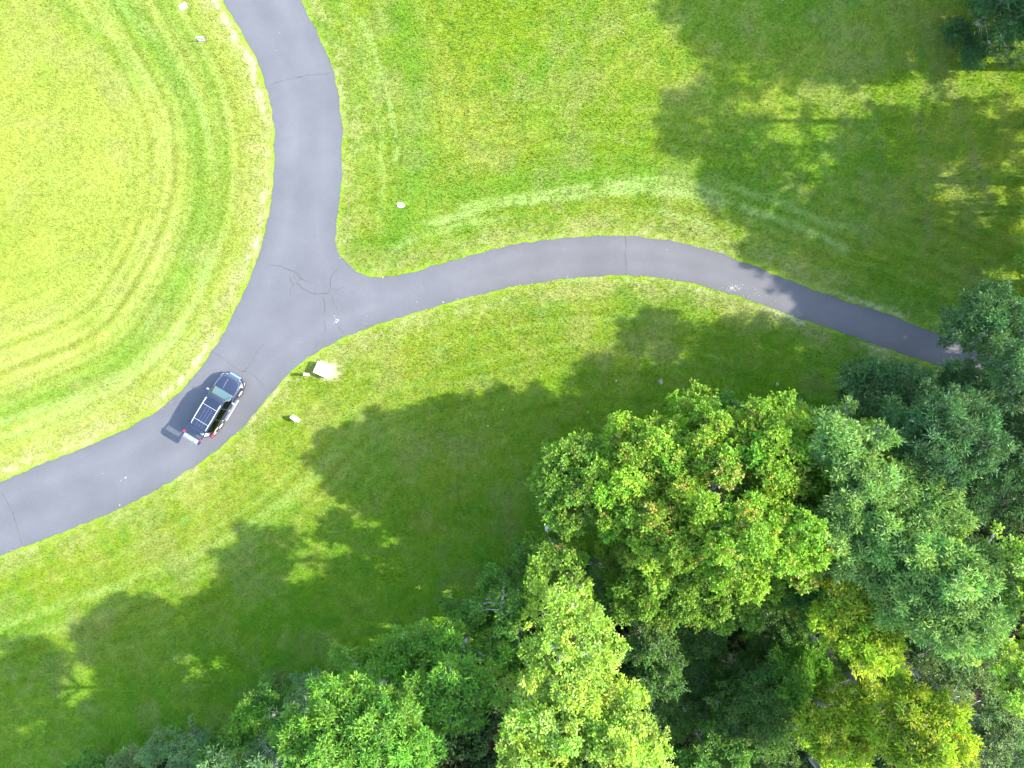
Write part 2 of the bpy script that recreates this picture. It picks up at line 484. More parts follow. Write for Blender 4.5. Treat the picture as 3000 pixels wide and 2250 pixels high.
    fringe = np.exp(-(e / 0.22) ** 2) * sstep(0.40, 0.5, fbm(x, y, 1.3, 2, 3.0)) * (1 - np.clip(bald, 0, 1))
    c = lerp(c, G_LIME, np.clip(fringe, 0, 1) * 0.8)
    c = c * (0.86 + 0.28 * n3)[..., None]
    w = inside(x + (n2 - 0.5) * 2.5, y + (n2 - 0.5) * 2.5, FOREST) & (d > 0.3)
    # patch of gravelly sand round the cabinet
    px, py = P(712, 801)
    sand = np.exp(-(((x - px) / 0.85) ** 2 + ((y - py) / 0.7) ** 2) ** 2) * sstep(0.3, 0.55, n3)
    c = lerp(c, np.array((0.42, 0.37, 0.24)), np.clip(sand, 0, 1) * 0.8)
    return c, d, w, n3

# ------------------------------------------------------------------ ground: one sheet to the horizon
def axis_pts(lo, hi, step, far):
    core = np.arange(lo, hi + 1e-6, step)
    out = []
    s = step; v = hi
    while v < far:
        s *= 1.35; v += s; out.append(v)
    neg = []; s = step; v = lo
    while v > -far:
        s *= 1.35; v -= s; neg.append(v)
    return np.array(neg[::-1] + list(core) + out)
gx = axis_pts(-42, 46, 0.22, 1500); gy = axis_pts(-36, 32, 0.22, 1500)
GX, GY = np.meshgrid(gx, gy)
def terrain(x, y):
    return 0.0 * x
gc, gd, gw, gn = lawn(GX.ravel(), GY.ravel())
x_, y_ = GX.ravel(), GY.ravel()
leafy = lerp(np.broadcast_to(SOIL, gc.shape), np.array((0.060, 0.028, 0.017)), sstep(0.50, 0.68, fbm(x_, y_, 1.1, 4, 7.0)))
gc = np.where(gw[:, None], leafy, gc)
nx, ny = len(gx), len(gy)
idx = np.arange(nx * ny).reshape(ny, nx)
F = np.stack([idx[:-1, :-1], idx[:-1, 1:], idx[1:, 1:], idx[1:, :-1]], -1).reshape(-1, 4)
V = np.c_[x_, y_, np.zeros_like(x_)]
gnd = mesh_np('ground', V, F, MAT_GROUND, colors=gc * (0.56 + 0.24 * ((np.abs(x_) < 43) & (np.abs(y_) < 33.5)))[:, None])
tag(gnd, 'gently mown green lawn with dark leaf litter under the trees', 'lawn', kind='structure')

# ------------------------------------------------------------------ grass blades standing on the lawn
def grass():
    N = 1160000
    x = rng.uniform(-43, 43, N); y = rng.uniform(-33.5, 33.5, N)
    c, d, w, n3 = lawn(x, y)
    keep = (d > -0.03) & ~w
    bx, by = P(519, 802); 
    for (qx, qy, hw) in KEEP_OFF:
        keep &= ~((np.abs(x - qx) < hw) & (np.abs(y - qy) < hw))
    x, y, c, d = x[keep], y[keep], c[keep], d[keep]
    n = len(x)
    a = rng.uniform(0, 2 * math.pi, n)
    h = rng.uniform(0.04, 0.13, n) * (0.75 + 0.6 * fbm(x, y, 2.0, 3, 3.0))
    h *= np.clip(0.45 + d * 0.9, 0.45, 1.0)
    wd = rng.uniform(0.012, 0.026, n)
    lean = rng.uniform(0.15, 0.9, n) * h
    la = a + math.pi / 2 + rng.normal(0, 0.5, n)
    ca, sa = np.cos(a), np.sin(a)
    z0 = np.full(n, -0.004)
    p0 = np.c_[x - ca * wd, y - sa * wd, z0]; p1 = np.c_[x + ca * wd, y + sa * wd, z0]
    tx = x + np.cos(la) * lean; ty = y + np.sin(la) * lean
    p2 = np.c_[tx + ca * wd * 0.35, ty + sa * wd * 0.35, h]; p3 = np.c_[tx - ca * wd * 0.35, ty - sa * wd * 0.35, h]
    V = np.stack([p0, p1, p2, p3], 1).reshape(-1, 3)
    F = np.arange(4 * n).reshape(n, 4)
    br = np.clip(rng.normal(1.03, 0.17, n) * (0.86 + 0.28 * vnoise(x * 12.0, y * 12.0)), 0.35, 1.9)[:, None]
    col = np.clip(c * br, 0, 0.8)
    o = mesh_np('grass', V, F, MAT_BLADE, colors=np.repeat(col, 4, 0))
    tag(o, 'short sunlit lawn grass with mower stripes and dried clippings', 'grass', kind='stuff')

# ------------------------------------------------------------------ road
def road():
    from mathutils.geometry import delaunay_2d_cdt
    g = np.stack(np.meshgrid(np.arange(-60, 60, 0.42), np.arange(-22, 34, 0.42)), -1).reshape(-1, 2)
    g = g + np.random.default_rng(2).uniform(-0.05, 0.05, g.shape)
    near = inside(g[:, 0], g[:, 1], ROAD); g = g[near]
    g = g[seg_dist(g[:, 0], g[:, 1], ROAD, True) > 0.2]
    pts2 = [Vector((float(a), float(b))) for a, b in np.concatenate([ROAD, g])]
    nR = len(ROAD)
    res = delaunay_2d_cdt(pts2, [(k, (k + 1) % nR) for k in range(nR)], [], 1, 1e-5)
    co = np.array([(v.x, v.y, 0.012) for v in res[0]])
    tri = np.array([f for f in res[2] if len(f) == 3])
    # cracks
    cr = [
        ([(582, 186), (600, 179), (630, 171), (655, 166), (690, 160), (716, 157)], 0.022),
        ([(630, 164), (648, 168), (662, 170)], 0.016),
        ([(580, 572), (602, 575), (625, 583), (640, 590), (650, 602), (668, 610)], 0.030),
        ([(633, 582), (645, 590), (652, 600), (650, 606), (640, 604), (634, 594)], 0.020),
        ([(627, 598), (631, 610), (636, 612), (628, 624), (627, 638)], 0.022),
        ([(640, 610), (650, 622), (672, 632), (690, 634), (706, 632), (712, 622), (712, 600), (718, 592), (730, 580)], 0.026),
        ([(697, 640), (702, 654), (703, 672), (698, 680)], 0.026),
        ([(717, 640), (722, 655), (728, 668)], 0.020),
        ([(716, 622), (728, 628), (745, 620)], 0.018),
        ([(699, 690), (704, 706), (702, 720)], 0.018),
        ([(727, 688), (734, 712), (745, 722)], 0.018),
        ([(572, 742), (557, 756), (548, 776), (536, 794), (522, 806), (524, 810)], 0.024),
        ([(458, 760), (478, 772), (500, 788), (520, 801), (536, 804), (550, 812), (566, 832), (574, 842)], 0.018),
        ([(1351, 508), (1353, 530), (1349, 552), (1352, 570), (1352, 594)], 0.026),
        ([(2, 1060), (14, 1085), (28, 1115), (40, 1150), (48, 1178)], 0.022),
        ([(680, 760), (684, 745), (682, 738)], 0.016),
    ]
    Vs = [co]; Fs = [tri]; fm = [np.zeros(len(tri), int)]; off = len(co)
    r = random.Random(3)
    for pts, w in cr:
        p = resample(PA(pts), 0.12)
        k = len(p)
        jit = np.cumsum(np.array([(r.gauss(0, 0.014), r.gauss(0, 0.014)) for _ in range(k)]), 0)
        jit -= np.linspace(0, 1, k)[:, None] * jit[-1]
        p = p + jit
        t = np.gradient(p, axis=0); t /= np.linalg.norm(t, axis=1)[:, None] + 1e-9
        nn = np.c_[-t[:, 1], t[:, 0]]
        ww = np.array([w * 0.95 * r.uniform(0.35, 1.25) * (0.35 if i in (0, k - 1) else 1) for i in range(k)])[:, None]
        a = p + nn * ww; b = p - nn * ww
        v = np.c_[np.concatenate([a, b]), np.full(2 * k, 0.016)]
        f = []
        for i in range(k - 1):
            f += [(off + i, off + k + i, off + i + 1), (off + i + 1, off + k + i, off + k + i + 1)]
        Vs.append(v); Fs.append(np.array(f)); fm.append(np.ones(len(f), int)); off += 2 * k
    # dropped edge of the asphalt
    n = len(ROAD)
    Vb = np.c_[ROAD, np.full(n, -0.03)]
    f = []
    for i in range(n):
        j = (i + 1) % n
        f += [(i, off + i, j), (j, off + i, off + j)]
    Vs.append(Vb); Fs.append(np.array(f)); fm.append(np.zeros(len(f), int))
    V = np.concatenate(Vs)
    base = np.broadcast_to(np.array((0.071, 0.0705, 0.0735)), V.shape).copy()
    dr = seg_dist(V[:, 0], V[:, 1], ROADC, True)
    lane = sstep(P(860, 0)[0], P(1150, 0)[0], V[:, 0])                 # the side lane is an older, warmer mix
    base *= 1 + lane[:, None] * (np.array((-0.02, -0.065, -0.10)))
    tr_ = np.exp(-((dr - (1.35 - 0.55 * lane)) / 0.38) ** 2)           # polished wheel tracks
    mo = fbm(V[:, 0], V[:, 1], 3.0, 3, 4.0)
    base *= (1 + 0.085 * tr_ * (0.4 + 1.2 * mo) - 0.07 * np.exp(-(dr / 0.35) ** 2) + 0.10 * (mo - 0.5))[:, None]
    o = mesh_np('road', V, np.concatenate(Fs), [MAT_ASPHALT, MAT_CRACK], colors=base, fmat=np.concatenate(fm))
    tag(o, 'grey asphalt drive with a side lane branching off to the trees', 'road', kind='structure')
road()

# ------------------------------------------------------------------ trees
def rosettes(centres, normals, per, llen, lwid, spread, r):
    """leaves radiating from twig tips; returns quads (N,4,3) and the rosette index"""
    n = len(centres)
    C_ = np.repeat(centres, per, 0); N_ = np.repeat(normals, per, 0)
    m = len(C_)
    d = r.normal(0, 1, (m, 3)); d /= np.linalg.norm(d, axis=1)[:, None]
    d = N_ * (1 - spread) + d * spread * 1.3
    d /= np.linalg.norm(d, axis=1)[:, None] + 1e-9
    s = r.normal(0, 1, (m, 3))
    # leaf blades tend to lie flat: side vector is mostly horizontal
    s[:, 2] *= 0.45
    s = np.cross(d, np.cross(s, d)); s /= np.linalg.norm(s, axis=1)[:, None] + 1e-9
    up = np.cross(d, s)
    up *= np.sign(up[:, 2:3] + 1e-6)
    L = llen * r.uniform(0.45, 1.35, m)[:, None]; W = lwid * r.uniform(0.7, 1.2, m)[:, None]
    st = C_ + d * L * r.uniform(0.0, 0.9, m)[:, None]
    mid = st + d * L * 0.45
    tip = st + d * L - up * L * 0.18
    q = np.stack([st, mid + s * W * 0.5 + up * W * 0.12, tip, mid - s * W * 0.5 + up * W * 0.12], 1)
    return q, np.repeat(np.arange(n), per)

KIND = {
    # leaf length, width, leaves per rosette, rosette spacing, spread, colour, variation colour, chance, material
    'maple':  dict(l=0.168, w=0.136, per=11, sp=0.27, spread=0.75, c=(0.165, 0.285, 0.018), c2=(0.33, 0.24, 0.05), p2=0.07, mat=MAT_LEAF),
    'maple_dark': dict(l=0.160, w=0.128, per=11, sp=0.27, spread=0.75, c=(0.125, 0.225, 0.018), c2=(0.22, 0.16, 0.05), p2=0.04, mat=MAT_LEAF),  # same maple leaf, shade painted in as a darker green
    'poplar': dict(l=0.160, w=0.120, per=10, sp=0.28, spread=0.8, c=(0.225, 0.345, 0.034), c2=(0.34, 0.4, 0.1), p2=0.15, mat=MAT_LEAF),
    'walnut': dict(l=0.252, w=0.080, per=16, sp=0.33, spread=0.65, c=(0.150, 0.255, 0.046), c2=(0.23, 0.34, 0.08), p2=0.14, mat=MAT_NEEDLE),
    'locust': dict(l=0.235, w=0.060, per=17, sp=0.31, spread=0.6, c=(0.046, 0.106, 0.024), c2=(0.11, 0.21, 0.06), p2=0.15, mat=MAT_NEEDLE),
    'oak':    dict(l=0.218, w=0.096, per=12, sp=0.30, spread=0.7, c=(0.225, 0.315, 0.015), c2=(0.36, 0.33, 0.03), p2=0.14, mat=MAT_LEAF),
    'ash':    dict(l=0.227, w=0.088, per=14, sp=0.31, spread=0.65, c=(0.11, 0.245, 0.022), c2=(0.2, 0.35, 0.05), p2=0.12, mat=MAT_LEAF),
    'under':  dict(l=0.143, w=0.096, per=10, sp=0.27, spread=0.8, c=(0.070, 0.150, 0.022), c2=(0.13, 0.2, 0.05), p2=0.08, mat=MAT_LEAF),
    'grey':   dict(l=0.168, w=0.080, per=11, sp=0.29, spread=0.8, c=(0.125, 0.195, 0.06), c2=(0.22, 0.26, 0.12), p2=0.12, mat=MAT_LEAF),
    'shrub':  dict(l=0.185, w=0.112, per=11, sp=0.30, spread=0.75, c=(0.08, 0.185, 0.022), c2=(0.15, 0.27, 0.04), p2=0.12, mat=MAT_LEAF),
    'bluish': dict(l=0.151, w=0.072, per=12, sp=0.28, spread=0.75, c=(0.115, 0.215, 0.065), c2=(0.18, 0.24, 0.11), p2=0.12, mat=MAT_NEEDLE),
}

def tree(name, label, cat, dx, dy, rx, ry, h, kind, seed, group=None, squash=0.55, low=None, bough=0.30, gap=0.0, fine=1.0, hole=None, rz=None, bare=None, thin=0.0, base=None, lobe=0.82):
    """dx, dy, rx, ry: crown centre and half-extents on the plan at crown height; h: tree height (m)"""
    K = KIND[kind]
    r = np.random.default_rng(seed)
    rt = rz if rz else min(h * 0.5, max(rx, ry) * 0.0339 * 0.75)
    zc = h - rt * 1.0                                            # height of the widest part
    f = (CAM_H - zc) / CAM_H
    X, Y = P(dx, dy, zc)
    RX, RY = rx * 1.3562 / 40 * f, ry * 1.3562 / 40 * f
    BX, BY = P(*base) if base else (X, Y)
    OFS = np.array((X - BX, Y - BY, 0.0))
    root = empty(name, (BX, BY, 0), 0, label, cat, group)
    zlow = low if low is not None else zc * 0.45
    R = (RX * RY) ** 0.5
    # main lobes of the crown, each fed by one limb
    nl = int(np.clip(R * R * 1.1 / lobe ** 2, 5 if max(RX, RY) > 1.7 * min(RX, RY) else 4, 24))
    L = []; tries = 0
    while len(L) < nl and tries < 600:
        tries += 1
        th = r.uniform(0, 2 * math.pi); q_ = math.sqrt(r.uniform(0.03, 1.0)) * (1 - 0.36 * lobe)
        lr = R * lobe * r.uniform(0.28, 0.46) * (1.12 - 0.35 * q_)
        px_, py_ = math.cos(th) * q_ * RX, math.sin(th) * q_ * RY
        top_ = zc + (h - zc) * math.sqrt(max(0, 1 - (q_ * 1.05) ** 2)) * r.uniform(0.62, 1.0)
        if hole is not None and math.hypot(px_ / RX - hole[0], py_ / RY - hole[1]) < hole[2] + 0.12: continue
        if L and min(math.hypot(px_ - a[0], py_ - a[1]) for a in L) < lr * 0.95: continue
        L.append((px_, py_, top_ - lr * 0.8, lr))
    L = np.array(L)
    br = float(np.clip(R * bough * 0.62, 0.40, 0.85))
    bc = []; bd = []
    for li, (lx, ly, lz, lr) in enumerate(L):
        m_ = int(4 * math.pi * lr * lr * 0.75 / (br * br * 1.9)) + 3
        for _ in range(m_ * 3):
            if m_ <= 0: break
            d = r.normal(0, 1, 3); d /= np.linalg.norm(d)
            if d[2] < -0.45: d[2] *= -1
            ext = r.uniform(0.70, 1.10) if r.random() > 0.16 else r.uniform(1.1, 1.38)
            vz = 0.85 if d[2] > 0 else min(2.0, max(0.8, (lz - zlow) / lr * 0.75))
            p = np.array((lx + d[0] * lr * ext, ly + d[1] * lr * ext, lz + d[2] * lr * ext * vz))
            if p[2] < 0.4: continue
            e = (np.linalg.norm((L[:, :3] - p) * (1, 1, 1.1), axis=1) / L[:, 3])
            e[li] = 9
            if e.min() < 0.66: continue
            if hole is not None and math.hypot(p[0] / RX - hole[0], p[1] / RY - hole[1]) < hole[2]: continue
            if bc and min(np.linalg.norm((np.array(bc) - p) * (1, 1, 0.8), axis=1)) < br * (1.06 + gap): continue
            bc.append(p); bd.append(d); m_ -= 1
    # lower skirt so that the crown has a body seen from the side
    for _ in range(int(nl * 1.5)):
        th = r.uniform(0, 2 * math.pi); q_ = r.uniform(0.45, 0.85); z_ = r.uniform(zlow, zc)
        p = np.array((math.cos(th) * q_ * RX, math.sin(th) * q_ * RY, max(0.5, z_))); bc.append(p); bd.append(np.array((math.cos(th), math.sin(th), 0.0)))
    z_ = max(1.0, zlow * 0.5) if low is None else max(0.8, low)
    while z_ < zc * 0.85:                                          # leafy shoots round the stem
        th = r.uniform(0, 2 * math.pi); q_ = r.uniform(0.12, 0.42)
        bc.append(np.array((math.cos(th) * q_ * RX, math.sin(th) * q_ * RY, z_))); bd.append(np.array((math.cos(th) * 0.7, math.sin(th) * 0.7, 0.5)))
        z_ += r.uniform(0.45, 0.9)
    bc = np.array(bc); bd = np.array(bd)
    if thin > 0:
        kp = r.random(len(bc)) > thin; bc, bd = bc[kp], bd[kp]
    nb = len(bc)
    bc = bc + OFS * np.clip(bc[:, 2:3] / zc, 0, 1); LC = L[:, :3] + OFS * np.clip(L[:, 2:3] / zc, 0, 1)
    # twig tips on every bough
    cs = []; ns = []; bi = []
    sp = K['sp'] / fine
    for i in range(nb):
        rb = br * r.uniform(0.65, 1.25)
        m = int(4 * math.pi * rb * rb * 0.80 / (sp * sp * 0.85))
        d = r.normal(0, 1, (m, 3)); d /= np.linalg.norm(d, axis=1)[:, None]
        d[:, 2] = np.where(d[:, 2] < -0.35, -d[:, 2], d[:, 2])
        # small-scale lumps
        ph = r.uniform(0, 6.28, 6)
        q = 1 + 0.16 * np.sin(d[:, 0] * 7 + ph[0]) * np.sin(d[:, 1] * 7 + ph[1]) + 0.12 * np.sin(d[:, 0] * 13 + ph[2]) * np.sin(d[:, 1] * 13 + ph[3]) * np.sin(d[:, 2] * 11 + ph[4])
        rad = rb * q * np.where(r.random(m) < 0.72, r.uniform(0.86, 1.08, m), r.uniform(0.4, 0.9, m))
        ax = bd[i] + np.array((0, 0, 0.35)); ax = ax / np.linalg.norm(ax)
        along = (d @ ax)[:, None]
        off_ = d * rad[:, None] * np.array((1, 1, 0.75))
        off_ = off_ * (1 - 0.22 * np.maximum(along, 0)) + ax * along * rad[:, None] * 0.45     # pointed towards the light
        pos = bc[i] + off_
        cs.append(pos); ns.append(d * 0.75 + bd[i] * 0.25 + np.array((0, 0, 0.25))); bi.append(np.full(m, i))
    cs = np.concatenate(cs); ns = np.concatenate(ns); bi = np.concatenate(bi)
    ns /= np.linalg.norm(ns, axis=1)[:, None]
    # nothing below knee height
    ok = cs[:, 2] > 0.15
    # hollow inner core: leaves grow where the light is
    # thin out some twigs
    ok &= r.random(len(cs)) > 0.10
    cs, ns, bi = cs[ok], ns[ok], bi[ok]
    q, ri = rosettes(cs, ns, K['per'], K['l'] * 0.9, K['w'] * 0.95, K['spread'], r)
    c1 = np.array(K['c']); c2 = np.array(K['c2'])
    boughv = r.normal(1, 0.13, nb); boughh = r.normal(1, 0.07, nb)
    young = (r.random(len(cs)) < K['p2']) | (np.isin(bi, np.where(r.random(nb) < K['p2'] * 0.6)[0]) & (r.random(len(cs)) < 0.45))
    cr_ = np.where(young[:, None], c1 * 0.35 + c2 * 0.65, c1) * r.normal(1, 0.10, len(cs))[:, None] * boughv[bi][:, None]
    col = cr_[ri] * r.normal(1, 0.11, len(ri))[:, None]
    col[:, 0] *= r.normal(1, 0.14, len(ri)) * boughh[bi][ri]
    col[:, 2] *= r.uniform(0.6, 1.5, len(ri))
    col = np.clip(col, 0.006, 0.6)
    V = q.reshape(-1, 3); n = len(q)
    mesh_np('crown', V, np.arange(4 * n).reshape(n, 4), K['mat'], root, colors=np.repeat(col, 4, 0))
    # trunk, limbs and twigs
    TV = []; TF = []; o = 0
    def add(pts, rad, seg=7):
        nonlocal o
        v, f_ = tube_np(pts, rad, seg)
        TV.append(v); TF.append(f_ + o); o += len(v)
    tr = 0.045 if cat == 'bush' else max(0.07, h * 0.016)
    top = np.array((r.normal(0, R * 0.08), r.normal(0, R * 0.08), zc + (h - zc) * 0.45)) + OFS
    s = np.linspace(0, 1, 9)
    tp = np.c_[top[0] * s ** 1.5 + np.sin(s * 5 + seed) * 0.10 * h * 0.05, top[1] * s ** 1.5 + np.cos(s * 4 + seed) * 0.10 * h * 0.05, -0.15 + (top[2] + 0.15) * s]
    add(tp, tr * (1.25 - 1.05 * s), 10)
    limbs = []
    for i in range(len(LC)):
        hd = math.hypot(LC[i][0] - OFS[0], LC[i][1] - OFS[1])
        t0 = float(np.clip((LC[i][2] - hd * 0.9 - L[i][3] * 0.5) / top[2], 0.22, 0.9))
        a = np.array([np.interp(t0, s, tp[:, j]) for j in range(3)])
        b = LC[i] + np.array((0, 0, L[i][3] * 0.25))
        mid = a * 0.5 + b * 0.5 + np.array((r.normal(0, 0.15), r.normal(0, 0.15), -0.16 * np.linalg.norm(b - a)))
        u = np.linspace(0, 1, 9)[:, None]
        pts = a * (1 - u) ** 2 + 2 * mid * u * (1 - u) + b * u * u
        pts[1:-1] += r.normal(0, 0.05, (7, 3))
        rr = tr * 0.50 * (1.15 - t0 * 0.6)
        add(pts, np.linspace(rr, rr * 0.25, 9), 7); limbs.append(pts)
    for i in range(nb):
        dl = np.linalg.norm(LC - bc[i], axis=1) / L[:, 3]; li = int(dl.argmin())
        src = limbs[li] if dl[li] < 1.6 else tp
        k0 = int(np.argmin(np.linalg.norm(src - bc[i], axis=1) + np.abs(src[:, 2] - bc[i][2] + 0.7) * 0.4))
        a = src[k0]; b = bc[i]
        u = np.linspace(0, 1, 5)[:, None]
        pts = a * (1 - u) + b * u; pts[1:-1] += r.normal(0, 0.05, (3, 3)); pts[2, 2] -= 0.08
        add(pts, np.linspace(0.038, 0.016, 5), 5)
        sel = np.where(bi == i)[0]
        if len(sel) == 0: continue
        for j in r.choice(sel, min(len(sel), 5), replace=False):
            e_ = cs[j] * 0.94 + bc[i] * 0.06
            w0 = pts[r.integers(2, 5)]
            add(np.array([w0, (w0 + e_) / 2 + r.normal(0, 0.07, 3), e_]), np.array((0.016, 0.011, 0.006)), 4)
    if bare is not None:                                       # leafless limbs reaching out of the gap
        for (ang, ln, z) in bare:
            a = np.array([np.interp(0.75, s, tp[:, j]) for j in range(3)])
            b = a + np.array((math.cos(ang) * ln, math.sin(ang) * ln, z))
            u = np.linspace(0, 1, 9)[:, None]
            pts = a * (1 - u) + b * u
            pts[1:] += np.cumsum(r.normal(0, 0.10, (8, 3)), 0)
            add(pts, np.linspace(tr * 0.30, 0.015, 9), 6)
            for w in range(6):
                g = pts[r.integers(3, 9)]
                add(np.array([g, g + np.array((math.cos(ang), math.sin(ang), 0.2)) * ln * 0.12 + r.normal(0, 0.22, 3), g + np.array((math.cos(ang), math.sin(ang), 0.5)) * ln * 0.25 + r.normal(0, 0.42, 3)]), np.array((0.035, 0.022, 0.008)), 5)
    mesh_np('trunk', np.concatenate(TV), np.concatenate(TF), MAT_TWIG if cat == 'bush' else MAT_BARK, root, smooth=True)
    return root

# ------------------------------------------------------------------ small things on the lawn
MAT_WHITE = plain('weathered_white_stone', (0.62, 0.62, 0.60), 0.7, noise=0.10, nscale=5, bump=0.2)
MAT_CONC = plain('pale_concrete', (0.50, 0.48, 0.44), 0.9, noise=0.2, nscale=9, bump=0.4)
MAT_DARKMET = plain('dark_metal', (0.03, 0.03, 0.035), 0.5)

def cabinet():
    x, y = P(699, 799, 0.35)
    root = empty('utility_cabinet', (x, y, 0), math.radians(-25), 'white metal utility cabinet with sloping lid standing on a bare patch of lawn', 'utility cabinet')
    bm = bmesh.new(); box(bm, -0.60, 0.60, -0.47, 0.47, -0.05, 0.07); bevel(obj('plinth', bm, MAT_CONC, root), 0.02)
    bm = bmesh.new(); box(bm, -0.53, 0.53, -0.41, 0.41, 0.07, 0.56); bevel(obj('body', bm, MAT_WHITE, root), 0.015)
    bm = bmesh.new()
    vs = box(bm, -0.57, 0.57, -0.45, 0.45, 0.56, 0.64)
    for v in vs:
        if v.co.z > 0.6: v.co.z += 0.02 * (1 if v.co.y > 0 else -0.6); v.co.x *= 0.985; v.co.y *= 0.98
    bevel(obj('lid', bm, MAT_WHITE, root), 0.012)
    bm = bmesh.new(); box(bm, -0.06, 0.06, -0.425, -0.41, 0.36, 0.42); obj('latch', bm, MAT_DARKMET, root)
    bm = bmesh.new()
    for k in range(5): box(bm, 0.18, 0.42, -0.418, -0.41, 0.18 + k * 0.045, 0.195 + k * 0.045)
    obj('vent', bm, MAT_DARKMET, root)
    return x, y
def post():
    x, y = P(666, 809)
    root = empty('marker_post', (x, y, 0), 0, 'short round white marker post beside the white cabinet', 'post')
    bm = bmesh.new(); cyl(bm, (0, 0, -0.1), (0, 0, 0.92), 0.105, 0.105, 24)
    obj('shaft', bm, MAT_WHITE, root, smooth=False)
    bm = bmesh.new(); bmesh.ops.create_uvsphere(bm, u_segments=24, v_segments=12, radius=0.108)
    for v in bm.verts:
        v.co.z = max(v.co.z, 0) * 0.6 + 0.921
    bmesh.ops.remove_doubles(bm, verts=bm.verts, dist=0.001)
    obj('cap', bm, MAT_WHITE, root, smooth=True)
    return x, y
def tablet():
    x, y = P(639, 904)
    root = empty('stone_marker', (x, y, 0), math.radians(-36), 'thin upright pale stone marker alone on the lawn south of the white cabinet', 'stone marker')
    bm = bmesh.new(); box(bm, -0.33, 0.33, -0.13, 0.13, -0.04, 0.07); bevel(obj('base', bm, MAT_CONC, root), 0.015)
    bm = bmesh.new()
    pr = [(-0.27, 0.07), (0.27, 0.07), (0.27, 0.60), (0.20, 0.64), (-0.20, 0.64), (-0.27, 0.60)]
    a = [bm.verts.new((p[0], -0.085, p[1])) for p in pr]; b = [bm.verts.new((p[0], 0.085, p[1])) for p in pr]
    bm.faces.new(a); bm.faces.new(b[::-1])
    for i in range(6): bm.faces.new((a[i], b[i], b[(i + 1) % 6], a[(i + 1) % 6]))
    bevel(obj('slab', bm, MAT_WHITE, root), 0.012)
    return x, y
def plaque():
    x, y = P(396, 14)
    root = empty('ground_plaque', (x, y, 0), math.radians(32), 'flat white rectangular slab lying in the grass near the top of the drive', 'ground slab')
    bm = bmesh.new(); box(bm, -0.29, 0.29, -0.20, 0.20, -0.05, 0.05); bevel(obj('slab', bm, MAT_WHITE, root), 0.02)
    bm = bmesh.new(); box(bm, -0.24, 0.24, -0.15, 0.15, 0.05, 0.062); bevel(obj('plate', bm, plain('plate_white', (0.72, 0.72, 0.70), 0.5, noise=0.05), root), 0.004)
    return x, y
def sign():
    x, y = P(439, 89)
    root = empty('yard_sign', (x, y, 0), math.radians(6), 'small upright yard sign board with pale, pink and yellow stripes west of the drive', 'yard sign')
    cols = [('sign_white', (0.62, 0.58, 0.60)), ('sign_pink', (0.42, 0.20, 0.24)), ('sign_yellow', (0.60, 0.52, 0.16)), ('sign_mauve', (0.26, 0.20, 0.28)), ('sign_white', (0.62, 0.58, 0.60))]
    bm = bmesh.new(); mats = []
    z = 0.62; hs = (0.12, 0.09, 0.12, 0.09, 0.12)
    for k, ((nm, c), hh) in enumerate(zip(cols, hs)):
        n0 = len(bm.faces)
        box(bm, -0.29, 0.29, -0.018, 0.018, z - hh, z)
        bm.faces.ensure_lookup_table()
        for f in bm.faces[n0:]: f.material_index = k
        z -= hh; mats.append(plain(nm, c, 0.6, noise=0.12, nscale=12))
    o = obj('board', bm, mats, root)
    for s in (-1, 1):
        bm = bmesh.new(); box(bm, s * 0.31 - 0.015, s * 0.31 + 0.015, -0.02, 0.02, -0.1, 0.66)
        obj('stake', bm, plain('stake_brown', (0.10, 0.055, 0.045), 0.8, noise=0.2), root)
    return x, y
def valve():
    x, y = P(865.5, 443.5)
    root = empty('valve_cover', (x, y, 0), math.radians(-8), 'rough white concrete valve cover with a round grey cap set in the north lawn', 'valve cover')
    r = random.Random(5)
    bm = bmesh.new()
    n = 14; a = []; b = []
    for k in range(n):
        t = 2 * math.pi * k / n
        rx_ = 0.30 * r.uniform(0.85, 1.12); ry_ = 0.20 * r.uniform(0.85, 1.15)
        a.append(bm.verts.new((rx_ * math.cos(t), ry_ * math.sin(t), -0.04))); b.append(bm.verts.new((rx_ * 0.93 * math.cos(t), ry_ * 0.93 * math.sin(t), 0.085)))
    bm.faces.new(a[::-1]); bm.faces.new(b)
    for k in range(n): bm.faces.new((a[k], a[(k + 1) % n], b[(k + 1) % n], b[k]))
    bevel(obj('collar', bm, MAT_WHITE, root), 0.015)
    bm = bmesh.new(); cyl(bm, (0.02, 0, 0.085), (0.02, 0, 0.105), 0.062, 0.058, 20)
    bevel(obj('cap', bm, plain('cap_grey', (0.16, 0.15, 0.14), 0.6), root), 0.004)
    return x, y
KEEP_OFF = []
for fn, hw in ((cabinet, 0.5), (post, 0.13), (tablet, 0.22), (plaque, 0.26), (sign, 0.05), (valve, 0.22)):
    q = fn(); KEEP_OFF.append((q[0], q[1], hw))

# ------------------------------------------------------------------ the black sport utility vehicle
M_PAINT = plain('black_paint', (0.008, 0.010, 0.020), 0.22, metal=0.0, coat=1.0, spec=0.6)
M_TRIM = plain('black_plastic', (0.018, 0.018, 0.020), 0.6)
M_SILVER = plain('silver_rail', (0.38, 0.38, 0.39), 0.4, metal=0.5)
M_CHROME = plain('chrome', (0.8, 0.8, 0.82), 0.12, metal=1.0)
M_RUBBER = plain('tyre_rubber', (0.02, 0.02, 0.02), 0.85)
M_ALLOY = plain('alloy', (0.72, 0.72, 0.74), 0.28, metal=0.7)
M_SEAT = plain('grey_cloth', (0.20, 0.20, 0.21), 0.9)
M_DASH = plain('grey_dashboard', (0.10, 0.12, 0.13), 0.8)
M_RED = plain('red_lens', (0.55, 0.010, 0.025), 0.15, coat=1.0)
M_LAMP = plain('clear_lens', (0.62, 0.64, 0.66), 0.08, metal=0.5, coat=1.0)
M_PLATE = plain('plate_white_paint', (0.70, 0.70, 0.70), 0.4)
